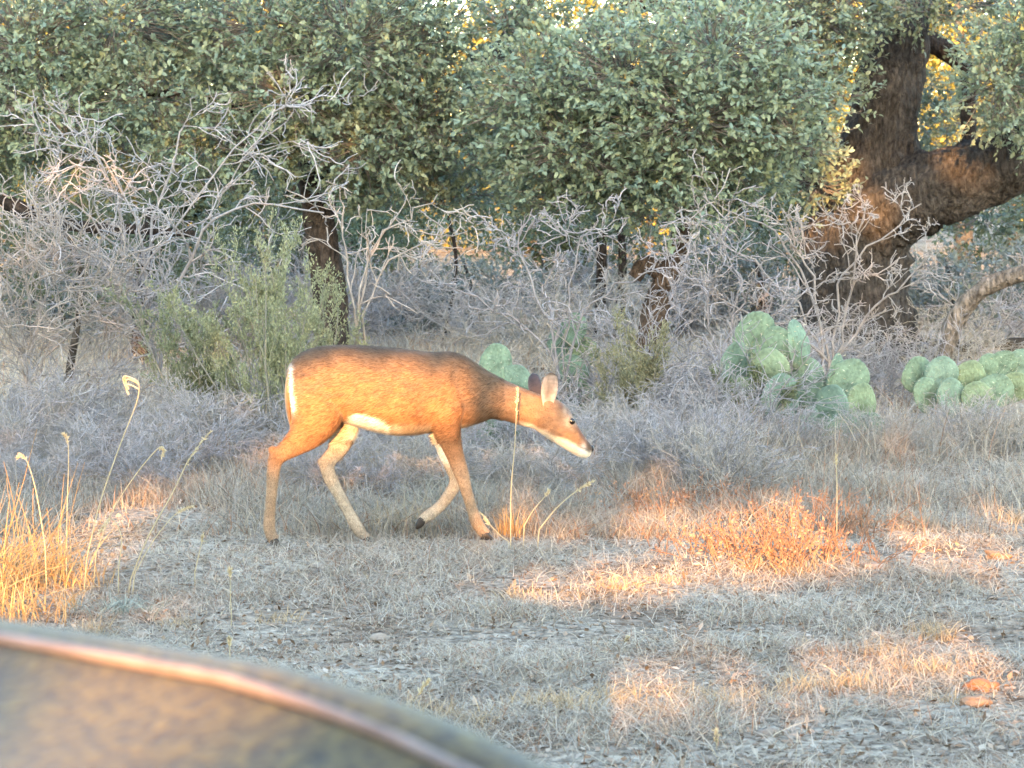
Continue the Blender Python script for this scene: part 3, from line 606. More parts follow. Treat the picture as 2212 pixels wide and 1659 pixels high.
bare_shrub(1, gp(380, Y1), [[(330, 780, Y1), (285, 600, Y1), (210, 480, Y1-.1), (60, 390, Y1-.2)], [(335, 770, Y1), (280, 590, Y1+.1), (250, 430, Y1), (160, 250, Y1-.1)], [(340, 780, Y1), (300, 600, Y1-.1), (400, 480, Y1-.2), (520, 300, Y1-.2), (640, 215, Y1-.3)],
                            [(330, 780, Y1), (270, 620, Y1-.2), (150, 500, Y1-.3), (20, 480, Y1-.4)], [(330, 760, Y1), (310, 560, Y1+.2), (360, 380, Y1+.2), (400, 270, Y1+.2)], [(340, 760, Y1), (420, 520, Y1-.3), (540, 440, Y1-.4), (700, 460, Y1-.4)],
                            [(330, 760, Y1), (300, 500, Y1-.1), (230, 350, Y1-.3), (100, 300, Y1-.3)]],
           'big bare grey shrub spreading pale twigs against the green oak crown', n1=12, n2=5, n3=3, ln=(.15, .33), up=0., r_=.015)
Y2 = 17.2
bare_shrub(2, gp(780, Y2+.6), [[(775, 700, Y2), (790, 580, Y2), (845, 490, Y2), (880, 420, Y2)], [(775, 700, Y2), (800, 540, Y2), (880, 470, Y2-.1), (945, 420, Y2-.1)], [(770, 700, Y2), (752, 580, Y2), (742, 480, Y2), (734, 400, Y2)], [(780, 720, Y2), (830, 580, Y2), (930, 520, Y2), (1010, 500, Y2)]],
           'bare brown-grey shrub with upright twigs rising behind the back of the doe', n1=5, n2=3, n3=2, ln=(.15, .30), up=0., r_=.011, colr=np.array([.36, .31, .265]))
bare_shrub(3, gp(1220, 18.), [[(1200, 740, 18), (1150, 620, 18), (1120, 540, 18), (1150, 450, 18)], [(1220, 740, 18), (1230, 620, 18), (1260, 520, 18), (1360, 470, 18)], [(1230, 740, 18), (1300, 640, 18), (1380, 600, 17.8), (1440, 560, 17.8)], [(1190, 760, 18), (1080, 680, 18), (980, 620, 18), (900, 600, 18)], [(1200, 740, 18), (1180, 640, 18.2), (1200, 560, 18.2), (1220, 500, 18.2)]],
           'low bare purplish-grey shrub behind the neck of the doe', n1=9, n2=4, n3=3, ln=(.14, .32), up=-.03, spread=(30, 85), wig=.24, r_=.011, colr=np.array([.30, .272, .265]))
bare_shrub(4, gp(1790, 19.), [[(1780, 780, 19), (1700, 640, 19), (1600, 540, 19), (1500, 470, 19)], [(1780, 780, 19), (1760, 620, 19), (1720, 540, 19), (1690, 450, 19)], [(1800, 780, 19), (1840, 640, 19), (1850, 520, 18.9), (1875, 430, 18.9)], [(1800, 780, 19), (1880, 680, 19), (1960, 600, 18.9), (2010, 540, 18.9)], [(1790, 760, 19), (1720, 560, 19.2), (1650, 490, 19.2), (1560, 450, 19.2)], [(1800, 780, 19), (1820, 600, 19), (1900, 520, 19), (1990, 440, 19)],
                              [(1790, 780, 19), (1650, 700, 18.8), (1540, 640, 18.8), (1440, 600, 18.8)]],
           'tangled bare grey shrub in front of the massive oak trunk', n1=9, n2=4, n3=3, ln=(.14, .32), up=-.03, spread=(30, 85), wig=.24, r_=.0115, colr=np.array([.31, .275, .25]))
bare_shrub(5, gp(1560, 18.6), [[(1550, 760, 18.6), (1520, 620, 18.6), (1500, 520, 18.6)], [(1560, 760, 18.6), (1600, 640, 18.6), (1560, 520, 18.6)], [(1550, 780, 18.6), (1470, 680, 18.6), (1420, 600, 18.6)], [(1565, 780, 18.6), (1640, 700, 18.6), (1680, 620, 18.6)]],
           'smaller bare grey shrub between the twisted trunk and the cactus pile', n1=6, n2=4, n3=3, ln=(.25, .5), r_=.010, colr=np.array([.29, .26, .255]))
bare_shrub(6, gp(60, 17.5), [[(50, 800, 17.5), (30, 640, 17.5), (-10, 520, 17.5)], [(60, 800, 17.5), (100, 650, 17.5), (130, 560, 17.5)], [(60, 800, 17.5), (0, 700, 17.5), (-70, 620, 17.5)], [(70, 820, 17.5), (170, 700, 17.5), (250, 620, 17.5)]],
           'straggling bare grey shrub beside the big one, low to the ground', n1=9, n2=7, n3=5, ln=(.35, .7), r_=.010, colr=np.array([.29, .255, .225]))
# thicket copies: knee-high dead brush, one mesh pair shared
rngt = np.random.default_rng(77)
def brush_proto(seed, h, colr, n=9):
    rng = np.random.default_rng(seed)
    d = rdir(rng, n); d[:, 2] = np.abs(d[:, 2])*.6+.55
    P, R = walk(rng, np.zeros((n, 3))+rng.normal(size=(n, 3))*np.array([.05, .05, 0]), nrm(d), rng.uniform(.7, 1.1, n)*h, np.full(n, .006), 9, .14, .02)
    mb = MB(); V, q = tubes(P, R, 4); mb.add(V, q, colr*.85)
    P1, R1 = sprout(rng, P, R, 9, (.3, .65), (25, 70), 7, .18, .1, .65, .03); V, q = tubes(P1, np.maximum(R1, .003), 3); tb_ = MB(); tb_.add(V, q, np.repeat(colr*rng.uniform(.8, 1.2, (len(P1), 1)), 21, 0))
    P2, R2 = sprout(rng, P1, R1, 6, (.3, .7), (30, 75), 5, .2, .1, .7, .0); V, q = tubes(P2, np.maximum(R2, .0022), 3); tb_.add(V, q, np.repeat(colr*rng.uniform(.85, 1.3, (len(P2), 1)), 15, 0))
    return mb.build('stems'), tb_.build('twigs')
BR = [brush_proto(200+i, .75, np.array(c)) for i, c in enumerate([(.31, .285, .27), (.29, .265, .26), (.32, .285, .24)])]
def brush(vx, Yd, s, i, label, group):
    b = gp(vx, Yd); t = root('dead_brush', b, label, 'shrub', group); t.scale = (s*1.25, s, s*rngt.uniform(.8, 1.1)); t.rotation_euler = (0, 0, rngt.uniform(0, 6.28))
    link('stems', BR[i][0], M['twig'], t); link('twigs', BR[i][1], M['twig'], t)
for k in range(12):
    brush(rngt.uniform(-80, 640), rngt.uniform(15.8, 18.5), rngt.uniform(.7, 1.15), k % 3, 'knee-high dead grey brush under the big bare shrub', 'dead brush under the big bare shrub')
for k in range(15):
    brush(rngt.uniform(760, 1620), rngt.uniform(16.6, 19.6), rngt.uniform(.7, 1.15), k % 3, 'knee-high dead grey brush in the thicket behind the doe', 'dead brush behind the doe')
for k in range(66):
    brush(rngt.uniform(-60, 1600), rngt.uniform(13.6, 16.8), rngt.uniform(.38, .72), k % 3, 'shin-high dead weed tangle in the grey grass', 'dead weed tangles in the grey grass')
for k in range(14):
    brush(rngt.uniform(1560, 2200), rngt.uniform(16.0, 17.0) if k < 9 else rngt.uniform(17.3, 18.2), rngt.uniform(.35, .65), k % 3, 'thin dead weeds growing in front of the cactus pads', 'dead weeds before the cacti')
for k in range(10):
    brush(rngt.uniform(1560, 2100), rngt.uniform(19.4, 22), rngt.uniform(.8, 1.2), k % 3, 'dead grey brush at the foot of the massive oak', 'dead brush by the massive oak')
for k in range(26):
    brush(rngt.uniform(-60, 2300), rngt.uniform(24, 34), rngt.uniform(1.2, 2.), k % 3, 'dim grey brush deep under the oak crowns', 'far brush under the oaks')

for i, (cx, Yd) in enumerate([(60, 29), (300, 31), (520, 30), (820, 33), (1010, 31), (1180, 33), (1430, 31), (1640, 30), (2050, 31), (2230, 29), (1900, 33)]):
    cl = [(cx+rngt.uniform(-110, 110), rngt.uniform(560, 690), rngt.uniform(60, 95), rngt.uniform(40, 65), Yd+rngt.uniform(-.6, .6), .5, rngt.uniform(.7, 1.2)) for _ in range(6)]
    oak('leafy_bush', (cx, 760, Yd), [('stem', [(cx, 760, Yd, .05), (cx+10, 640, Yd, .03), (cx-10, 560, Yd, .015)], dict(sides=6, n=10))], cl,
        'dim grey-green bush filling the shade under the oaks', 700+i, 'dim bushes under the oaks', leaf=.07, lai=2.6, oval=False, twig=True, base=np.array([.15, .165, .14]))
# arched bare limb at the far right and the fallen dark branch at the left
mb = MB(); add_trunk(mb, [(2040, 775, 21.5, .05), (2060, 700, 21.5, .085), (2110, 635, 21.4, .075), (2180, 598, 21.3, .07), (2270, 590, 21.2, .06), (2360, 640, 21.2, .05)], sides=16, n=50, colr=(.20, .165, .135), rough=.12)
b = gp(2040, 21.5); tag(link('arched_branch', mb.build('arched_branch', b), M['bark'], None, b), 'grey-brown branch arching up from the ground beside the massive oak', 'branch')
mb = MB(); add_trunk(mb, [(-60, 400, 21.5, .06), (20, 440, 21.5, .065), (90, 470, 21.5, .06), (180, 490, 21.5, .05), (290, 495, 21.6, .04), (420, 505, 21.8, .03)], sides=12, n=40, colr=(.035, .03, .028), rough=.15)
add_trunk(mb, [(120, 480, 21.5, .03), (160, 540, 21.5, .028), (175, 640, 21.5, .03), (150, 800, 21.5, .035), (150, 860, 21.5, .035)], sides=10, n=24, colr=(.06, .05, .04))
b = gp(150, 21.5); tag(link('dead_branch', mb.build('dead_branch', b), M['bark'], None, b), 'black dead branch lying level behind the big bare shrub', 'branch')
mb = MB(); add_trunk(mb, [(1850, 765, 25, .10), (1960, 756, 25, .12), (2080, 760, 25, .11), (2230, 752, 25, .10)], sides=14, n=40, colr=(.07, .055, .04), rough=.15)
b = at(1960, 765, 25); tag(link('fallen_log', mb.build('fallen_log', b), M['bark'], None, b), 'dark fallen log behind the low cactus', 'log')

# ------------------------------------------------------------------ broom-like green shrubs
def broom(seed, base, n, h, spreadx, label, colr=np.array([.29, .30, .165]), group=None):
    rng = np.random.default_rng(seed); t = root('green_shrub', base, label, 'shrub', group)
    d = np.stack([rng.normal(size=n)*spreadx, rng.normal(size=n)*spreadx*.7, np.ones(n)], 1)
    P, R = walk(rng, rng.normal(size=(n, 3))*np.array([.08, .06, 0]), nrm(d), rng.uniform(.55, 1.1, n)*h, np.full(n, .008), 10, .07, .05)
    mb = MB(); V, q = tubes(P, R, 4); mb.add(V, q, np.array([.26, .24, .19]))
    P1, R1 = sprout(rng, P, R, 8, (.18, .42), (12, 35), 7, .08, .3, .6, .08); V, q = tubes(P1, np.maximum(R1, .002), 3); mb.add(V, q, np.array([.25, .25, .17]))
    P2, R2 = sprout(rng, P1, R1, 4, (.3, .6), (15, 40), 5, .08, .1, .7, .08); V, q = tubes(P2, np.maximum(R2, .0016), 3); mb.add(V, q, np.array([.23, .24, .14]))
    A = np.concatenate([P1.reshape(-1, 3), P2.reshape(-1, 3)]); A = A[rng.random(len(A)) < .75]; A = np.repeat(A, 4, 0)+rng.normal(size=(len(A)*4, 3))*.012; m = len(A)
    D = rng.normal(size=(m, 3))*.5+np.array([0, 0, .8]); V, f, nv = leaves(A, D, rdir(rng, m), rng.uniform(.018, .034, m), rng.uniform(.003, .006, m), oval=False)
    lf = MB(); lf.add(V, f, np.repeat(colr*rng.uniform(.7, 1.3, (m, 1)), nv, 0))
    link('stems', mb.build('stems'), M['twig'], t); link('leaves', lf.build('leaves'), M['leaf'], t)
broom(301, gp(590, 16.6), 17, 1.25, .32, 'yellow-green broom-like shrub with upright stems behind the rump of the doe')
broom(302, gp(690, 17.2), 12, 1.0, .25, 'smaller yellow-green shrub just behind the hips of the doe')
broom(303, gp(455, 16.8), 10, .95, .28, 'thin yellow-green shrub among the dead brush', np.array([.18, .20, .11]))
broom(304, gp(1385, 17.2), 11, .85, .25, 'pale straw-green bush between the pricking ears and the cactus', np.array([.25, .23, .13]))
broom(305, gp(1640, 17.0), 8, .5, .4, 'sparse green weed at the foot of the upright cactus', np.array([.17, .19, .10]))

# ------------------------------------------------------------------ prickly pears
def pad_mesh(seed, colr):
    rng = np.random.default_rng(seed); n, m = 18, 15
    th = np.arange(n)/n*2*pi; V = []
    for j in range(m):                                       # rings from face to face
        a = -pi/2+pi*j/(m-1); rr = max(cos(a), 0)**.45 if 0 < j < m-1 else 0.02; y = sin(a)
        for t in th:
            x = sin(t)*rr; z = -cos(t)*rr; ww = .5*(.50+.44*(1-((z-.35)/1.35)**2)); 
            V.append((x*ww*(.93+.07*sin(3*t+seed)), y*.042*(1-.3*abs(z)), .5+z*.5))
    V = np.array(V); V[:, 1] += .05*(V[:, 0]**2*2-.2)*rng.uniform(-1, 1)+.04*np.sin(V[:, 2]*3+seed)
    idx = np.arange(n*m).reshape(m, n); a = idx[:-1]; b = np.roll(a, -1, 1); d = idx[1:]; c = np.roll(d, -1, 1)
    q = np.stack([a, d, c, b], -1).reshape(-1, 4)
    k = np.tile(np.array(colr), (len(V), 1))*(1+.25*(vnoise(V[:, 0]*6+seed, V[:, 2]*6, 1)-.5))[:, None]
    k[V[:, 2] < .12] *= np.array([1.05, .85, .8])
    mb = MB(); mb.add(V, q, k)
    # areoles with pale spines
    P = []; 
    for zz in np.linspace(.12, .95, 8):
        ww = .5*(.62+.38*(1-(((zz-.5)*2-.35)/1.35)**2))*math.sqrt(max(0, 1-((zz-.5)*2)**2))
        for xx in np.linspace(-ww*.9, ww*.9, max(2, int(ww*13))): 
            for sg in (-1, 1): P.append((xx, sg*.05, zz))
    P = np.array(P)+rng.normal(size=(len(P), 3))*np.array([.012, 0, .012]); m_ = len(P); D = rng.normal(size=(m_, 3))*.5; D[:, 1] += np.sign(P[:, 1]); 
    V, f, nv = leaves(P-nrm(D)*.02, D, rdir(rng, m_), np.full(m_, .09), np.full(m_, .008), oval=False)
    mb.add(V, f, np.array([.45, .42, .30]))
    return mb.build('pad')
PADS = [pad_mesh(i, c) for i, c in enumerate([(.16, .225, .15), (.15, .215, .155), (.175, .225, .13), (.155, .22, .145)])]
rngp = np.random.default_rng(9)
def cactus(basevx, Yd, pads, label, name='prickly_pear'):
    """pads: centre vx, centre vy, height px, roll deg, turn deg, dY"""
    b = gp(basevx, Yd); t = root(name, b, label, 'cactus')
    for i, (vx, vy, hp, roll, turn, dy) in enumerate(pads):
        s = hp*pxm(Yd+dy); o = link('pad', PADS[i % 4], M['pad'], t)
        c = at(vx, vy, Yd+dy)-b; R = __import__('mathutils').Euler((radians(rngp.uniform(-12, 12)), radians(roll+rngp.uniform(-12, 12)), radians(turn+rngp.uniform(-28, 28))), 'XYZ'); mt = R.to_matrix()
        off = mt@Vector((0, 0, .5*s)); o.rotation_euler = R; o.scale = (s*rngp.uniform(.88, 1.05), s, s); o.location = Vector(c.tolist())-off
cactus(1730, 17.3, [(1635, 730, 120, -8, 10, .1), (1590, 790, 110, -30, 20, .0), (1660, 810, 120, 5, -15, -.1), (1720, 745, 115, 12, 25, .15), (1735, 830, 125, -10, -20, .1), (1690, 870, 130, -15, 10, -.2), (1610, 870, 120, -25, -10, -.1), (1800, 815, 110, 15, 70, .05), (1830, 830, 120, 18, 10, -.05),
                    (1790, 890, 125, 5, -25, -.2), (1855, 880, 115, 25, 20, -.1), (1870, 935, 100, 30, 5, -.25), (1820, 945, 110, 5, 15, -.3), (1745, 930, 110, -10, 30, -.25), (1660, 935, 100, -10, 0, -.2), (1675, 760, 115, 6, -20, .12), (1600, 835, 110, -18, 25, .1), (1765, 860, 110, 6, 30, .12), (1700, 800, 110, -4, 10, .25), (1640, 880, 110, 8, -30, .05), (1850, 900, 100, 12, -15, .1)],
       'tall pile of grey-green prickly pear pads beside the bare shrub')
cactus(2060, 18.6, [(1985, 815, 95, -20, 10, 0), (2035, 815, 95, 0, -15, -.1), (2090, 825, 100, 10, 15, 0), (2130, 800, 80, 20, 30, .1), (2165, 790, 75, 35, 10, .1), (2055, 860, 90, -5, 25, -.2), (2110, 865, 85, 10, -10, -.2), (2000, 855, 85, -20, 0, -.15), (2150, 850, 90, 20, 20, -.1), (2205, 790, 80, 40, -10, .1), (2190, 840, 80, 30, 0, 0)],
       'low spreading prickly pear cactus near the fallen log')
cactus(1235, 17.9, [(1240, 712, 76, 4, 10, .4), (1208, 745, 70, -12, -15, .5), (1262, 765, 76, 12, 20, .5), (1235, 810, 90, 0, 10, .4), (1240, 870, 110, 3, -10, .4)], 'single upright prickly pear half hidden by dead brush')
cactus(1075, 16.2, [(1075, 790, 100, -6, 15, 0), (1110, 830, 90, 25, -10, 0), (1050, 860, 110, -10, 5, 0), (1090, 910, 120, 5, 10, 0), (1075, 970, 130, 0, 10, 0)], 'bright green prickly pear pads showing above the neck of the doe')

# ------------------------------------------------------------------ grass and litter
STRAW = np.array([.50, .41, .29]); GREYS = np.array([.42, .375, .32]); RED = np.array([.30, .17, .10])
def blades(rng, base, h, lean, w0, k=4, curl=.5, colr=None):
    m = len(base); az = rng.uniform(0, 2*pi, m); dirh = np.stack([np.cos(az), np.sin(az), 0*az], 1)
    t = np.linspace(0, 1, k)[None, :, None]
    P = base[:, None]+np.array([0, 0, 1.])*(h[:, None, None]*t*(1-.35*curl*t*lean[:, None, None]))+dirh[:, None]*(h*lean)[:, None, None]*t**1.6
    side = np.stack([-np.sin(az), np.cos(az), 0*az], 1); mixv = rng.normal(size=(m, 3))*.3; side = nrm(side+mixv)
    Wd = w0[:, None]*np.linspace(1, .15, k)[None]
    V, q = ribbons(P, Wd, side); return V, q, np.repeat(colr, k*2, 0)
def scatter_grass(seed, n, y0, y1, hlo, hhi, dens, lean=(.2, 1.2), w=.0022, cl=(STRAW, GREYS), name='dry_grass'):
    rng = np.random.default_rng(seed); y = rng.uniform(y0, y1, n*3); x = rng.uniform(-1, 1, n*3)*(y*.225+.4)
    d = dens(x, y); keep = rng.random(n*3) < d; x, y = x[keep][:n], y[keep][:n]; m = len(x)
    base = np.stack([x, y, ground_z(x, y)-.01], 1); h = rng.uniform(hlo, hhi, m)*(.5+vnoise(x*1.5, y*1.5, 8))
    t = rng.random((m, 1)); c = (cl[0]*t+cl[1]*(1-t))*rng.uniform(.6, 1.3, (m, 1))
    r_ = rng.random(m) < .12; c[r_] = RED*rng.uniform(.7, 1.4, (r_.sum(), 1))
    return blades(rng, base, h, rng.uniform(*lean, m), w*rng.uniform(.6, 1.5, m), 4, .6, c)
mb = MB()
def dn(x, y): return np.clip(vnoise(x*2.2, y*2.2, 11)*1.5-.25, .05, 1)
mb.add(*scatter_grass(1, 120000, 6.2, 12.4, .02, .07, dn, (.5, 2.2), .0020))
mb.add(*scatter_grass(2, 60000, 12.2, 17.5, .05, .20, lambda x, y: np.clip(vnoise(x*1.6, y*1.6, 12)*1.6-.3, .08, 1), (.3, 1.8), .0024, (STRAW*.85, GREYS*.8)))
mb.add(*scatter_grass(3, 13000, 12.8, 18.5, .10, .32, lambda x, y: np.clip(vnoise(x*1.1, y*1.1, 13)*2-.7, 0, 1)*(x < 2.0+.6*vnoise(x, y, 2)), (.2, 1.3), .0024, (STRAW*.75, GREYS*.7)))
mb.add(*scatter_grass(4, 40000, 17, 30, .06, .30, lambda x, y: np.clip(vnoise(x*.9, y*.9, 14)*1.6-.2, .1, 1), (.3, 1.5), .0036))
mb.add(*scatter_grass(5, 1800, 15.6, 16.9, .12, .38, lambda x, y: ((x > 1.3) & (x < 3.6))*np.clip(vnoise(x*2, y*2, 15)*2-.5, .1, 1), (.2, 1.0), .0026, (STRAW*.85, GREYS*.8)))
mb.add(*scatter_grass(6, 1200, 15.2, 17.0, .15, .4, lambda x, y: ((x > .0) & (x < 1.2))*np.clip(vnoise(x*2, y*2, 16)*2-.6, .1, 1), (.2, 1.0), .0026, (STRAW*.85, GREYS*.8)))
go = link('dry_grass', mb.build('dry_grass', smooth=False), M['grass']); go['kind'] = 'stuff'; tag(go, 'short dry grey grass carpeting the whole clearing', 'grass')
rng = np.random.default_rng(6); n = 42000
y = rng.uniform(6, 26, n)**1.0; y = 6+20*rng.random(n)**1.8; x = rng.uniform(-1, 1, n)*(y*.225+.4)
P = np.stack([x, y, ground_z(x, y)+.006], 1); D = rdir(rng, n); D[:, 2] *= .35; Nn = rng.normal(size=(n, 3))*.35+np.array([0, 0, 1.])
V, f, nv = leaves(P, D, Nn, rng.uniform(.015, .045, n), rng.uniform(.004, .011, n), .4, False)
t = rng.random((n, 1)); c = (np.array([.24, .15, .09])*t+np.array([.36, .31, .25])*(1-t))*rng.uniform(.5, 1.3, (n, 1))
lo = link('leaf_litter', mesh('leaf_litter', V, f, np.repeat(c, nv, 0), False), M['litter']); lo['kind'] = 'stuff'; tag(lo, 'fallen brown leaves scattered over the bare earth', 'leaves')
# pebbles
def pebble(rng, p, r, colr):
    V, q = blob((0, 0, 0), (1, 1, 1), 7, 5); V = V*(1+.35*rng.normal(size=(len(V), 1))*.5)*np.array([r*rng.uniform(.8, 1.4), r*rng.uniform(.8, 1.4), r*rng.uniform(.4, .7)]); return V+p, q, colr
mb = MB()
for i in range(1300):
    yy = 6.5+9*rng.random()**1.5; xx = rng.uniform(-1, 1)*(yy*.22+.2); r = rng.uniform(.006, .02)*(1 if rng.random() < .93 else 1.8)
    V, q, cq = pebble(rng, np.array([xx, yy, float(ground_z(xx, yy))+r*.15]), r, np.array([.30, .25, .20])*rng.uniform(.55, 1.2)); mb.add(V, q, cq)
po = link('pebbles', mb.build('pebbles'), M['stone']); po['kind'] = 'stuff'; tag(po, 'small grey pebbles strewn over the bare earth', 'pebbles')
def stone(vx, vy, wpx, hpx, label, colr=(.32, .19, .11), seed=0):
    rng = np.random.default_rng(seed); b = gpt(vx, vy); s = pxm(b[1]); V, q = blob((0, 0, 0), (1, 1, 1), 22, 14)
    k = 1+.75*(vnoise(V[:, 0]*2.2+seed, V[:, 2]*2.2+V[:, 1], seed)-.5)+.45*(vnoise(V[:, 0]*5+seed, V[:, 2]*5+V[:, 1]*3, seed+1)-.5)
    V[:, 2] = np.clip(V[:, 2], -1, .72); V = V*k[:, None]*np.array([wpx*s/2, wpx*s*.35, hpx*s*.5]); V[:, 2] += hpx*s*.12
    tag(link('stone', mesh('stone', V, q, np.tile(colr, (len(V), 1))), M['stone'], None, b), label, 'stone')
stone(2152, 1222, 64, 30, 'lone flat orange-lit stone on open ground past the red weeds', seed=1)
stone(2125, 1478, 76, 42, 'rust-red stone leaning on a rounder one', (.28, .13, .07), seed=2)
stone(2098, 1512, 70, 38, 'rounded tan stone at the foot of a rust-red one', (.34, .20, .12), seed=3)
stone(1588, 1052, 80, 44, 'dark weathered stone at the back of the red weeds', (.10, .085, .075), seed=4)
stone(1000, 1085, 60, 40, 'small dark stone behind the front hooves of the doe', (.13, .11, .095), seed=5)
stone(1320, 1068, 60, 40, 'dark stump-like stone beside the slanting dry stalks', (.10, .08, .07), seed=6)
stone(1690, 1515, 54, 22, 'flat pale stone among short sunlit tufts', (.42, .33, .27), seed=7)
stone(1890, 1235, 70, 20, 'flat reddish stone lying before the red weeds', (.40, .27, .19), seed=8)

def tuft(name, base, seed, n, h, spread, lean, colr, label, cat='grass', group=None, w=.003, stalks=0, k=6):
    rng = np.random.default_rng(seed); t_ = rng.random((n, 1)); c = colr*rng.uniform(.6, 1.3, (n, 1))
    bs = np.clip(rng.normal(size=(n, 3)), -1.7, 1.7)*np.array([spread, spread, 0]); bs[:, 2] = -.01
    V, q, cv = blades(rng, bs, h*rng.uniform(.45, 1.1, n), rng.uniform(*lean, n), w*rng.uniform(.6, 1.4, n), k, .8, c)
    mbq = MB(); mbq.add(V, q, cv)
    if stalks:
        d = np.stack([rng.normal(size=stalks)*.25, rng.normal(size=stalks)*.25, np.ones(stalks)], 1)
        P, R = walk(rng, rng.normal(size=(stalks, 3))*np.array([spread, spread, 0]), nrm(d), h*rng.uniform(.9, 1.5, stalks), np.full(stalks, .0022), 8, .05, 0, .5); V, q = tubes(P, R, 3); mbq.add(V, q, colr)
    return tag(link(name, mbq.build(name, smooth=False), M['grass'], None, base), label, cat, group)
GOLD = np.array([.50, .31, .14])
for i, (vx, vy, n, h, sp) in enumerate([(40, 1270, 150, .46, .09), (110, 1245, 110, .30, .09), (-40, 1300, 130, .50, .10), (20, 1330, 200, .22, .14), (170, 1262, 110, .15, .09)]):
    tuft('grass_clump', gpt(vx, vy), 400+i, n, h, sp, (.2, 1.7), GOLD, ['tall golden sunlit grass clump with arching blades', 'golden grass clump leaning towards the curled seed stalks', 'tall golden grass clump at the outer end of the clumps', 'low golden grass mat in front of the tall clumps', 'short golden grass fringe beside the golden clumps'][i], w=.0032, stalks=5 if i < 3 else 0)
tuft('grass_clump', gpt(250, 1318), 410, 160, .10, .10, (.4, 1.6), np.array([.30, .32, .26]), 'low blue-grey grass clump in front of the golden one')
tuft('grass_clump', gpt(1105, 1160), 411, 120, .17, .035, (.1, .9), GOLD, 'small golden grass clump at the front hoof of the doe', w=.003)
tuft('grass_clump', gpt(860, 1145), 412, 260, .22, .16, (.3, 1.2), np.array([.40, .31, .19]), 'tangle of tan grass between the legs of the doe')
tuft('grass_clump', gpt(980, 1100), 413, 200, .22, .14, (.3, 1.2), np.array([.36, .31, .22]), 'pale grass tangle behind the lifted hoof')
for i, (vx, vy, n, h) in enumerate([(1320, 1520, 150, .10), (1230, 1545, 110, .08), (1480, 1500, 130, .08), (1560, 1525, 110, .09), (1740, 1480, 120, .10), (1850, 1475, 150, .11), (1990, 1440, 150, .10), (2010, 1362, 120, .10), (1900, 1400, 90, .08), (1970, 1150, 120, .12), (2190, 1125, 120, .10), (1120, 1285, 110, .07),
                                   (1340, 1270, 130, .08), (1220, 1285, 100, .06), (1440, 1262, 90, .06), (380, 1340, 110, .06), (600, 1330, 90, .06), (200, 1360, 120, .09), (930, 1560, 120, .09), (1010, 1575, 100, .08), (1150, 1535, 100, .07), (1640, 1500, 90, .07), (1620, 1225, 90, .08), (1720, 1240, 100, .08), (2060, 1500, 80, .06), (1450, 1545, 90, .07), (1900, 1225, 80, .05)]):
    tuft('grass_tuft', gpt(vx, vy), 430+i, n, h, .055, (.3, 1.3), np.array([.50, .36, .21]), 'ankle-high dry tuft in a streak of low sunlight', 'grass', 'sunlit dry tufts on the open ground', w=.0024, k=4)
# red-brown dried weeds
def weeds(vx, vy, seed, n, h, sp, label, colr=np.array([.36, .20, .12])):
    rng = np.random.default_rng(seed); b = gpt(vx, vy); d = np.stack([rng.normal(size=n)*.7, rng.normal(size=n)*.6, np.ones(n)], 1)
    P, R = walk(rng, rng.normal(size=(n, 3))*np.array([sp, sp*.7, 0]), nrm(d), h*rng.uniform(.4, 1.1, n), np.full(n, .0028), 7, .1, .0, .5)
    mbq = MB(); V, q = tubes(P, R, 4); mbq.add(V, q, np.repeat(colr*rng.uniform(.5, 1.4, (n, 1)), 28, 0))
    P1, R1 = sprout(rng, P, R, 4, (.2, .5), (20, 55), 5, .15, .2, .7, .05); V, q = tubes(P1, np.maximum(R1, .0012), 3); mbq.add(V, q, np.repeat(colr*rng.uniform(.7, 1.4, (len(P1), 1)), 15, 0))
    A = P1.reshape(-1, 3); A = A[rng.random(len(A)) < .45]; m = len(A); V, f, nv = leaves(A+rng.normal(size=A.shape)*.008, rdir(rng, m), rdir(rng, m), rng.uniform(.010, .026, m), rng.uniform(.003, .006, m), oval=False)
    mbq.add(V, f, np.repeat(colr*rng.uniform(.6, 1.5, (m, 1)), nv, 0))
    tag(link('dried_weeds', mbq.build('dried_weeds', smooth=False), M['grass'], None, b), label, 'weeds')
weeds(1720, 1225, 501, 90, .27, .20, 'tall rust-coloured dried weeds in full sun, the densest of the patch')
weeds(1600, 1200, 502, 70, .18, .22, 'rust-coloured dried weeds lower beside the densest ones')
weeds(1480, 1120, 503, 60, .17, .22, 'sprawling reddish dried weeds before the dark stone')
weeds(1800, 1170, 504, 44, .27, .15, 'thin upright reddish weeds at the outer edge of the patch')
weeds(1560, 1100, 505, 34, .20, .16, 'reddish weeds with tawny tips close to the dark stone')
weeds(1390, 1110, 506, 50, .10, .12, 'low rusty weeds creeping from the patch towards the doe', np.array([.42, .25, .13]))
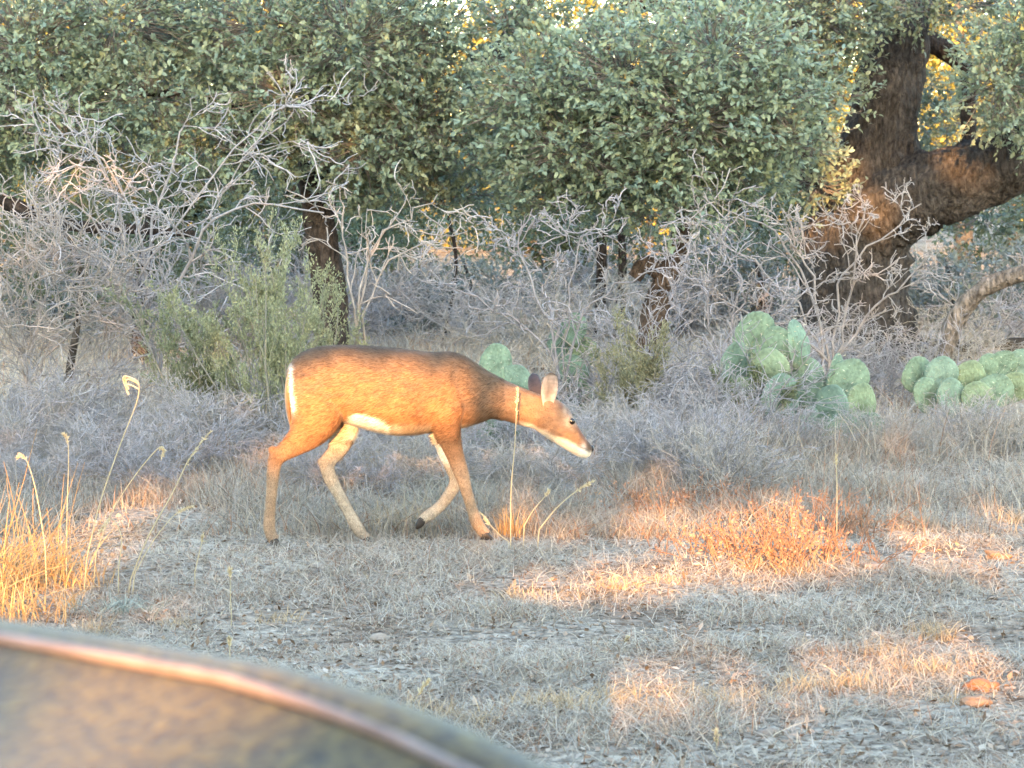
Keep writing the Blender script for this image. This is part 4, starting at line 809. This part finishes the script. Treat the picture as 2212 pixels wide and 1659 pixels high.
# seed stalks
def stalk(pts, Yd, r, label, name='seed_stalk', colr=np.array([.55, .45, .28]), curl=False, group=None):
    s = smooth_path(np.array([at(a, b, Yd) for a, b in pts]), 26); s[0, 2] = float(ground_z(s[0, 0], s[0, 1]))-.02; b = s[0].copy()
    mbq = MB(); V, q = tubes(s[None], np.linspace(r, r*.6, 26)[None], 5); mbq.add(V, q, colr)
    rng = np.random.default_rng(int(pts[0][0])); 
    if curl:                                              # one-sided curled spikelets near the tip
        for j in range(18, 26, 1):
            p = s[j]; sg = -1 if curl < 0 else 1; u = np.linspace(0, 1, 8)
            arc = np.stack([p[0]+sg*.055*np.sin(u*2.2), p[1]+.01*u, p[2]+.028*np.sin(u*pi*.9)-.03*u*u], 1)
            if j % 2 == 0: V, q = tubes(arc[None], np.linspace(.0032, .0045, 8)[None], 5); mbq.add(V, q, colr*1.15)
    else:                                                 # narrow seed head
        seg = s[17:]; m = 60; i = rng.integers(0, len(seg)-1, m); P = seg[i]+(seg[i+1]-seg[i])*rng.random((m, 1)); D = nrm(seg[-1]-seg[0])+rng.normal(size=(m, 3))*.4
        V, f, nv = leaves(P, D, rdir(rng, m), rng.uniform(.012, .022, m), rng.uniform(.002, .0035, m), oval=False); mbq.add(V, f, colr*1.1)
    tag(link(name, mbq.build(name, b), M['grass'], None, b), label, 'grass stalk', group)
stalk([(180, 1240), (215, 1090), (260, 960), (295, 870), (300, 830), (292, 822)], 10.6, .0032, 'tallest pale stalk with curled comb-like seed spikes', curl=-1)
stalk([(143, 1220), (145, 1100), (148, 1000), (146, 950), (138, 940)], 10.7, .0026, 'straight upright stalk between the golden grass and the tallest stalk')
stalk([(200, 1215), (240, 1110), (290, 1030), (335, 975), (352, 965), (350, 985)], 10.7, .0030, 'leaning pale stalk with a hooked nodding tip')
stalk([(275, 1270), (320, 1160), (370, 1070), (410, 990), (455, 932)], 10.5, .0034, 'long straight stalk leaning away from the golden grass')
stalk([(285, 1250), (330, 1170), (380, 1110), (415, 1095)], 10.5, .0026, 'short leaning stalk beside the long straight one')
stalk([(100, 1200), (85, 1100), (70, 1030), (52, 985), (40, 990)], 10.5, .0028, 'nodding stalk rising out of the golden grass clump')
stalk([(255, 1240), (262, 1160), (240, 1120), (215, 1150)], 10.5, .0026, 'bent stalk arching back down to the ground')
stalk([(1103, 1165), (1104, 1060), (1112, 960), (1116, 880), (1118, 840)], 11.75, .0030, 'single tall thin stalk standing before the chest of the doe')
stalk([(1160, 1150), (1200, 1100), (1240, 1065), (1280, 1040)], 11.7, .0034, 'thick dry stalk slanting away from the small golden clump')
stalk([(1130, 1140), (1150, 1105), (1175, 1075), (1185, 1060)], 11.8, .0026, 'thinner dry stalk slanting beside the thick one')
stalk([(1040, 1110), (1060, 1135), (1085, 1160), (1100, 1170)][::-1], 11.8, .0026, 'dry stalk fallen against the front hoof')
stalk([(500, 1330), (498, 1290), (497, 1250), (496, 1230)][::1], 9.8, .002, 'short lone stalk on the bare track')
stalk([(496, 1465), (497, 1430), (496, 1400), (495, 1380)], 8.6, .0028, 'short pale stalk standing beyond the hood edge')
stalk([(420, 1240), (428, 1205), (435, 1175), (437, 1160)], 10.7, .0026, 'short rusty stalk by the rear hoof of the doe')
stalk([(865, 1550), (890, 1520), (925, 1470)], 8.0, .002, 'thin stalk leaning over the lit tufts')
stalk([(1540, 1690), (1546, 1640), (1548, 1610), (1546, 1580)], 7.4, .003, 'pale stub of a stalk in the shaded foreground')
stalk([(1335, 1460), (1340, 1420), (1350, 1390), (1355, 1380)], 9.2, .0018, 'thin short stalk on the shaded ground')
stalk([(1808, 1100), (1808, 1050), (1807, 1010), (1806, 985)], 11.5, .003, 'straight straw stalk above the red weeds')
# pale dry pad leaning in the grass
b = gpt(1425, 1050); mbq = MB(); o = link('dry_pad', PADS[0].copy(), None, None, b); o.data.materials.clear(); o.data.materials.append(mat('dried_pad', (.52, .42, .28), noise=[(9, .7, 1.2, (1, 1, 1))]))
o.scale = (.13, .13, .16); o.rotation_euler = (radians(-10), radians(20), radians(20)); tag(o, 'pale dried cactus pad leaning in the grass', 'cactus pad')

# ------------------------------------------------------------------ the vehicle the picture is taken from
TH = radians(46); U = np.array([-sin(TH), cos(TH), 0]); Rr = np.array([cos(TH), sin(TH), 0])
def car_mat(name, dust, base, rough=.35):
    m = bpy.data.materials.new(name); m.use_nodes = True; n = m.node_tree.nodes; l = m.node_tree.links; b = n['Principled BSDF']; b.inputs['Specular IOR Level'].default_value = .15
    tc = n.new('ShaderNodeTexCoord'); t = n.new('ShaderNodeTexNoise'); t.inputs['Scale'].default_value = 90; t.inputs['Detail'].default_value = 8; l.new(tc.outputs['Object'], t.inputs['Vector'])
    t2 = n.new('ShaderNodeTexNoise'); t2.inputs['Scale'].default_value = 160; t2.inputs['Detail'].default_value = 4; l.new(tc.outputs['Object'], t2.inputs['Vector'])
    ad = n.new('ShaderNodeMath'); ad.operation = 'ADD'; l.new(t.outputs[0], ad.inputs[0]); l.new(t2.outputs[0], ad.inputs[1])
    r = n.new('ShaderNodeMapRange'); r.inputs[1].default_value = .85; r.inputs[2].default_value = 1.2; r.inputs[3].default_value = dust[0]; r.inputs[4].default_value = dust[1]; l.new(ad.outputs[0], r.inputs[0])
    mx = n.new('ShaderNodeMix'); mx.data_type = 'RGBA'; l.new(r.outputs[0], mx.inputs[0]); mx.inputs[6].default_value = (*base, 1); mx.inputs[7].default_value = (.52, .38, .13, 1); l.new(mx.outputs[2], b.inputs['Base Color'])
    rr = n.new('ShaderNodeMapRange'); rr.inputs[3].default_value = rough; rr.inputs[4].default_value = .85; l.new(r.outputs[0], rr.inputs[0]); l.new(rr.outputs[0], b.inputs['Roughness'])
    bp = n.new('ShaderNodeBump'); bp.inputs['Distance'].default_value = .004; bp.inputs['Strength'].default_value = .8; l.new(t.outputs[0], bp.inputs['Height']); l.new(bp.outputs[0], b.inputs['Normal'])
    return m
paint = car_mat('dusty_paint', (.13, .34), (.010, .012, .030), .5); rubber = mat('tyre_rubber', (.02, .02, .02), rough=.8); plastic = mat('trim_plastic', (.02, .02, .025), rough=.6); glass = mat('headlight_lens', (.6, .62, .65), rough=.15); steel = mat('wheel_rim', (.35, .35, .36), rough=.35)
CB = U*2.2+Rr*.3                                       # under the front axle
car = root('vehicle', (CB[0], CB[1], 0), 'dusty dark vehicle, its hood edge catching low orange sun', 'vehicle')
def cp(a, b, z): return U*a+Rr*b+np.array([0, 0, z])-CB*np.array([1, 1, 0])
def sheet(A, Bv, fz):
    V = np.array([[cp(a, b, fz(a, b)) for b in Bv] for a in A]); n, m = len(A), len(Bv); idx = np.arange(n*m).reshape(n, m)
    return V.reshape(-1, 3), np.stack([idx[:-1, :-1], idx[:-1, 1:], idx[1:, 1:], idx[1:, :-1]], -1).reshape(-1, 4)
def edge_z(a): return float(np.interp(a, [.6, .9, 1.105, 1.145, 1.23, 1.333, 1.59, 2.2, 2.6, 2.8], [1.19, 1.21, 1.247, 1.256, 1.268, 1.276, 1.273, 1.25, 1.20, 1.12]))
def hood_z(a, b):
    c = abs(b-.3)                                        # .8 at the edge
    z = edge_z(a); d = .8-c
    if d < 0: return z-.004-.03*(-d/.008)**2 if d > -.009 else z-.045
    return z-.075*(1-math.exp(-d/.16))+.05*max(0, 1-(c/.35)**2)
eb = [.3+.8-d for d in (-.009, -.007, -.004, -.001, .002, .004, .006, .008, .010, .012, .015, .02, .03, .045, .065, .09, .13, .18, .25, .35, .5, .65, .8)]
Bv = np.array(sorted(eb+[.6-v for v in eb[:-1]]))
V, q = sheet(np.linspace(1.03, 2.8, 60), Bv, hood_z); link('hood', mesh('hood', V, q), paint, car)
highlight_trim = mat('edge_highlight_trim', (.27, .20, .17), rough=.6, noise=[(20, .7, 1.2, (1, 1, 1))])  # pale strip along the hood lip; its tint stands for the edge highlight
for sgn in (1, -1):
    ta = np.linspace(1.03, 2.75, 40); P = np.array([cp(a, .3+sgn*.803, edge_z(a)+.003) for a in ta]); V, q = tubes(P[None], np.full((1, 40), .0045), 10); link('edge_highlight_trim', mesh('edge_highlight_trim', V, q), highlight_trim, car)
    prof = [(.812, -.05), (.813, -.012), (.818, -.004), (.83, .002), (.845, .005), (.86, .004), (.873, -.006), (.885, -.03), (.895, -.08), (.90, -.2), (.905, -.35), (.907, -.5), (.90, -.68)]
    A = np.linspace(1.03, 2.85, 60); V = []
    for a in A:
        for (c, dz) in prof:
            z = edge_z(a)+dz; da = a-2.2
            if abs(da) < .47: z = max(z, min(edge_z(a)-.1, .36+math.sqrt(max(0, .47**2-da*da))))
            V.append(cp(a, .3+sgn*c, z))
    n, m = len(A), len(prof); idx = np.arange(n*m).reshape(n, m); q = np.stack([idx[:-1, :-1], idx[:-1, 1:], idx[1:, 1:], idx[1:, :-1]], -1).reshape(-1, 4)
    link('fender', mesh('fender', np.array(V), q), paint, car)
    # wheel
    wv = MB(); n = 36; prf = [(.20, .10), (.36, .115), (.375, .09), (.38, 0), (.375, -.09), (.36, -.115), (.20, -.10)]; V = []
    for i in range(n):
        t = i/n*2*pi
        for r, ww in prf: V.append(cp(2.2+r*cos(t), .3+sgn*.77+ww, .38+r*sin(t)))
    idx = np.arange(n*len(prf)).reshape(n, -1); a = idx[:, :-1]; b2 = idx[:, 1:]; q = np.stack([a, b2, np.roll(b2, -1, 0), np.roll(a, -1, 0)], -1).reshape(-1, 4)
    wheel = link('wheel', mesh('wheel', np.array(V), q), rubber, car)
    V = []
    for i in range(n):
        t = i/n*2*pi
        for r, ww in [(.21, .09), (.19, .05), (.10, .02), (.05, .06), (.01, .06)]: V.append(cp(2.2+r*cos(t), .3+sgn*(.77+ww), .38+r*sin(t)))
    idx = np.arange(n*5).reshape(n, 5); a = idx[:, :-1]; b2 = idx[:, 1:]; q = np.stack([a, b2, np.roll(b2, -1, 0), np.roll(a, -1, 0)], -1).reshape(-1, 4)
    link('rim', mesh('rim', np.array(V), q), steel, wheel)
    V, q = blob(cp(2.86, .3+sgn*.68, .98), (.11, .11, .09)); link('headlight', mesh('headlight', V, q), glass, car)
def cbox(a0, a1, b0, b1, z0, z1): 
    V = np.array([cp(a, b, z) for a in (a0, a1) for b in (b0, b1) for z in (z0, z1)]); return V, np.array([[0, 1, 3, 2], [4, 6, 7, 5], [0, 4, 5, 1], [2, 3, 7, 6], [0, 2, 6, 4], [1, 5, 7, 3]])
V, q = cbox(2.80, 2.86, -.35, .95, .62, 1.09); link('grille', mesh('grille', V, q, smooth=False), plastic, car)
V, q = cbox(2.78, 3.0, -.6, 1.2, .42, .64); link('bumper', mesh('bumper', V, q, smooth=False), plastic, car)
V, q = cbox(1.06, 2.8, -.45, 1.05, .45, 1.02); link('engine_bay', mesh('engine_bay', V, q, smooth=False), plastic, car)
V, q = cbox(1.0, 1.06, -.5, 1.09, .5, 1.15); link('cowl', mesh('cowl', V, q, smooth=False), plastic, car)
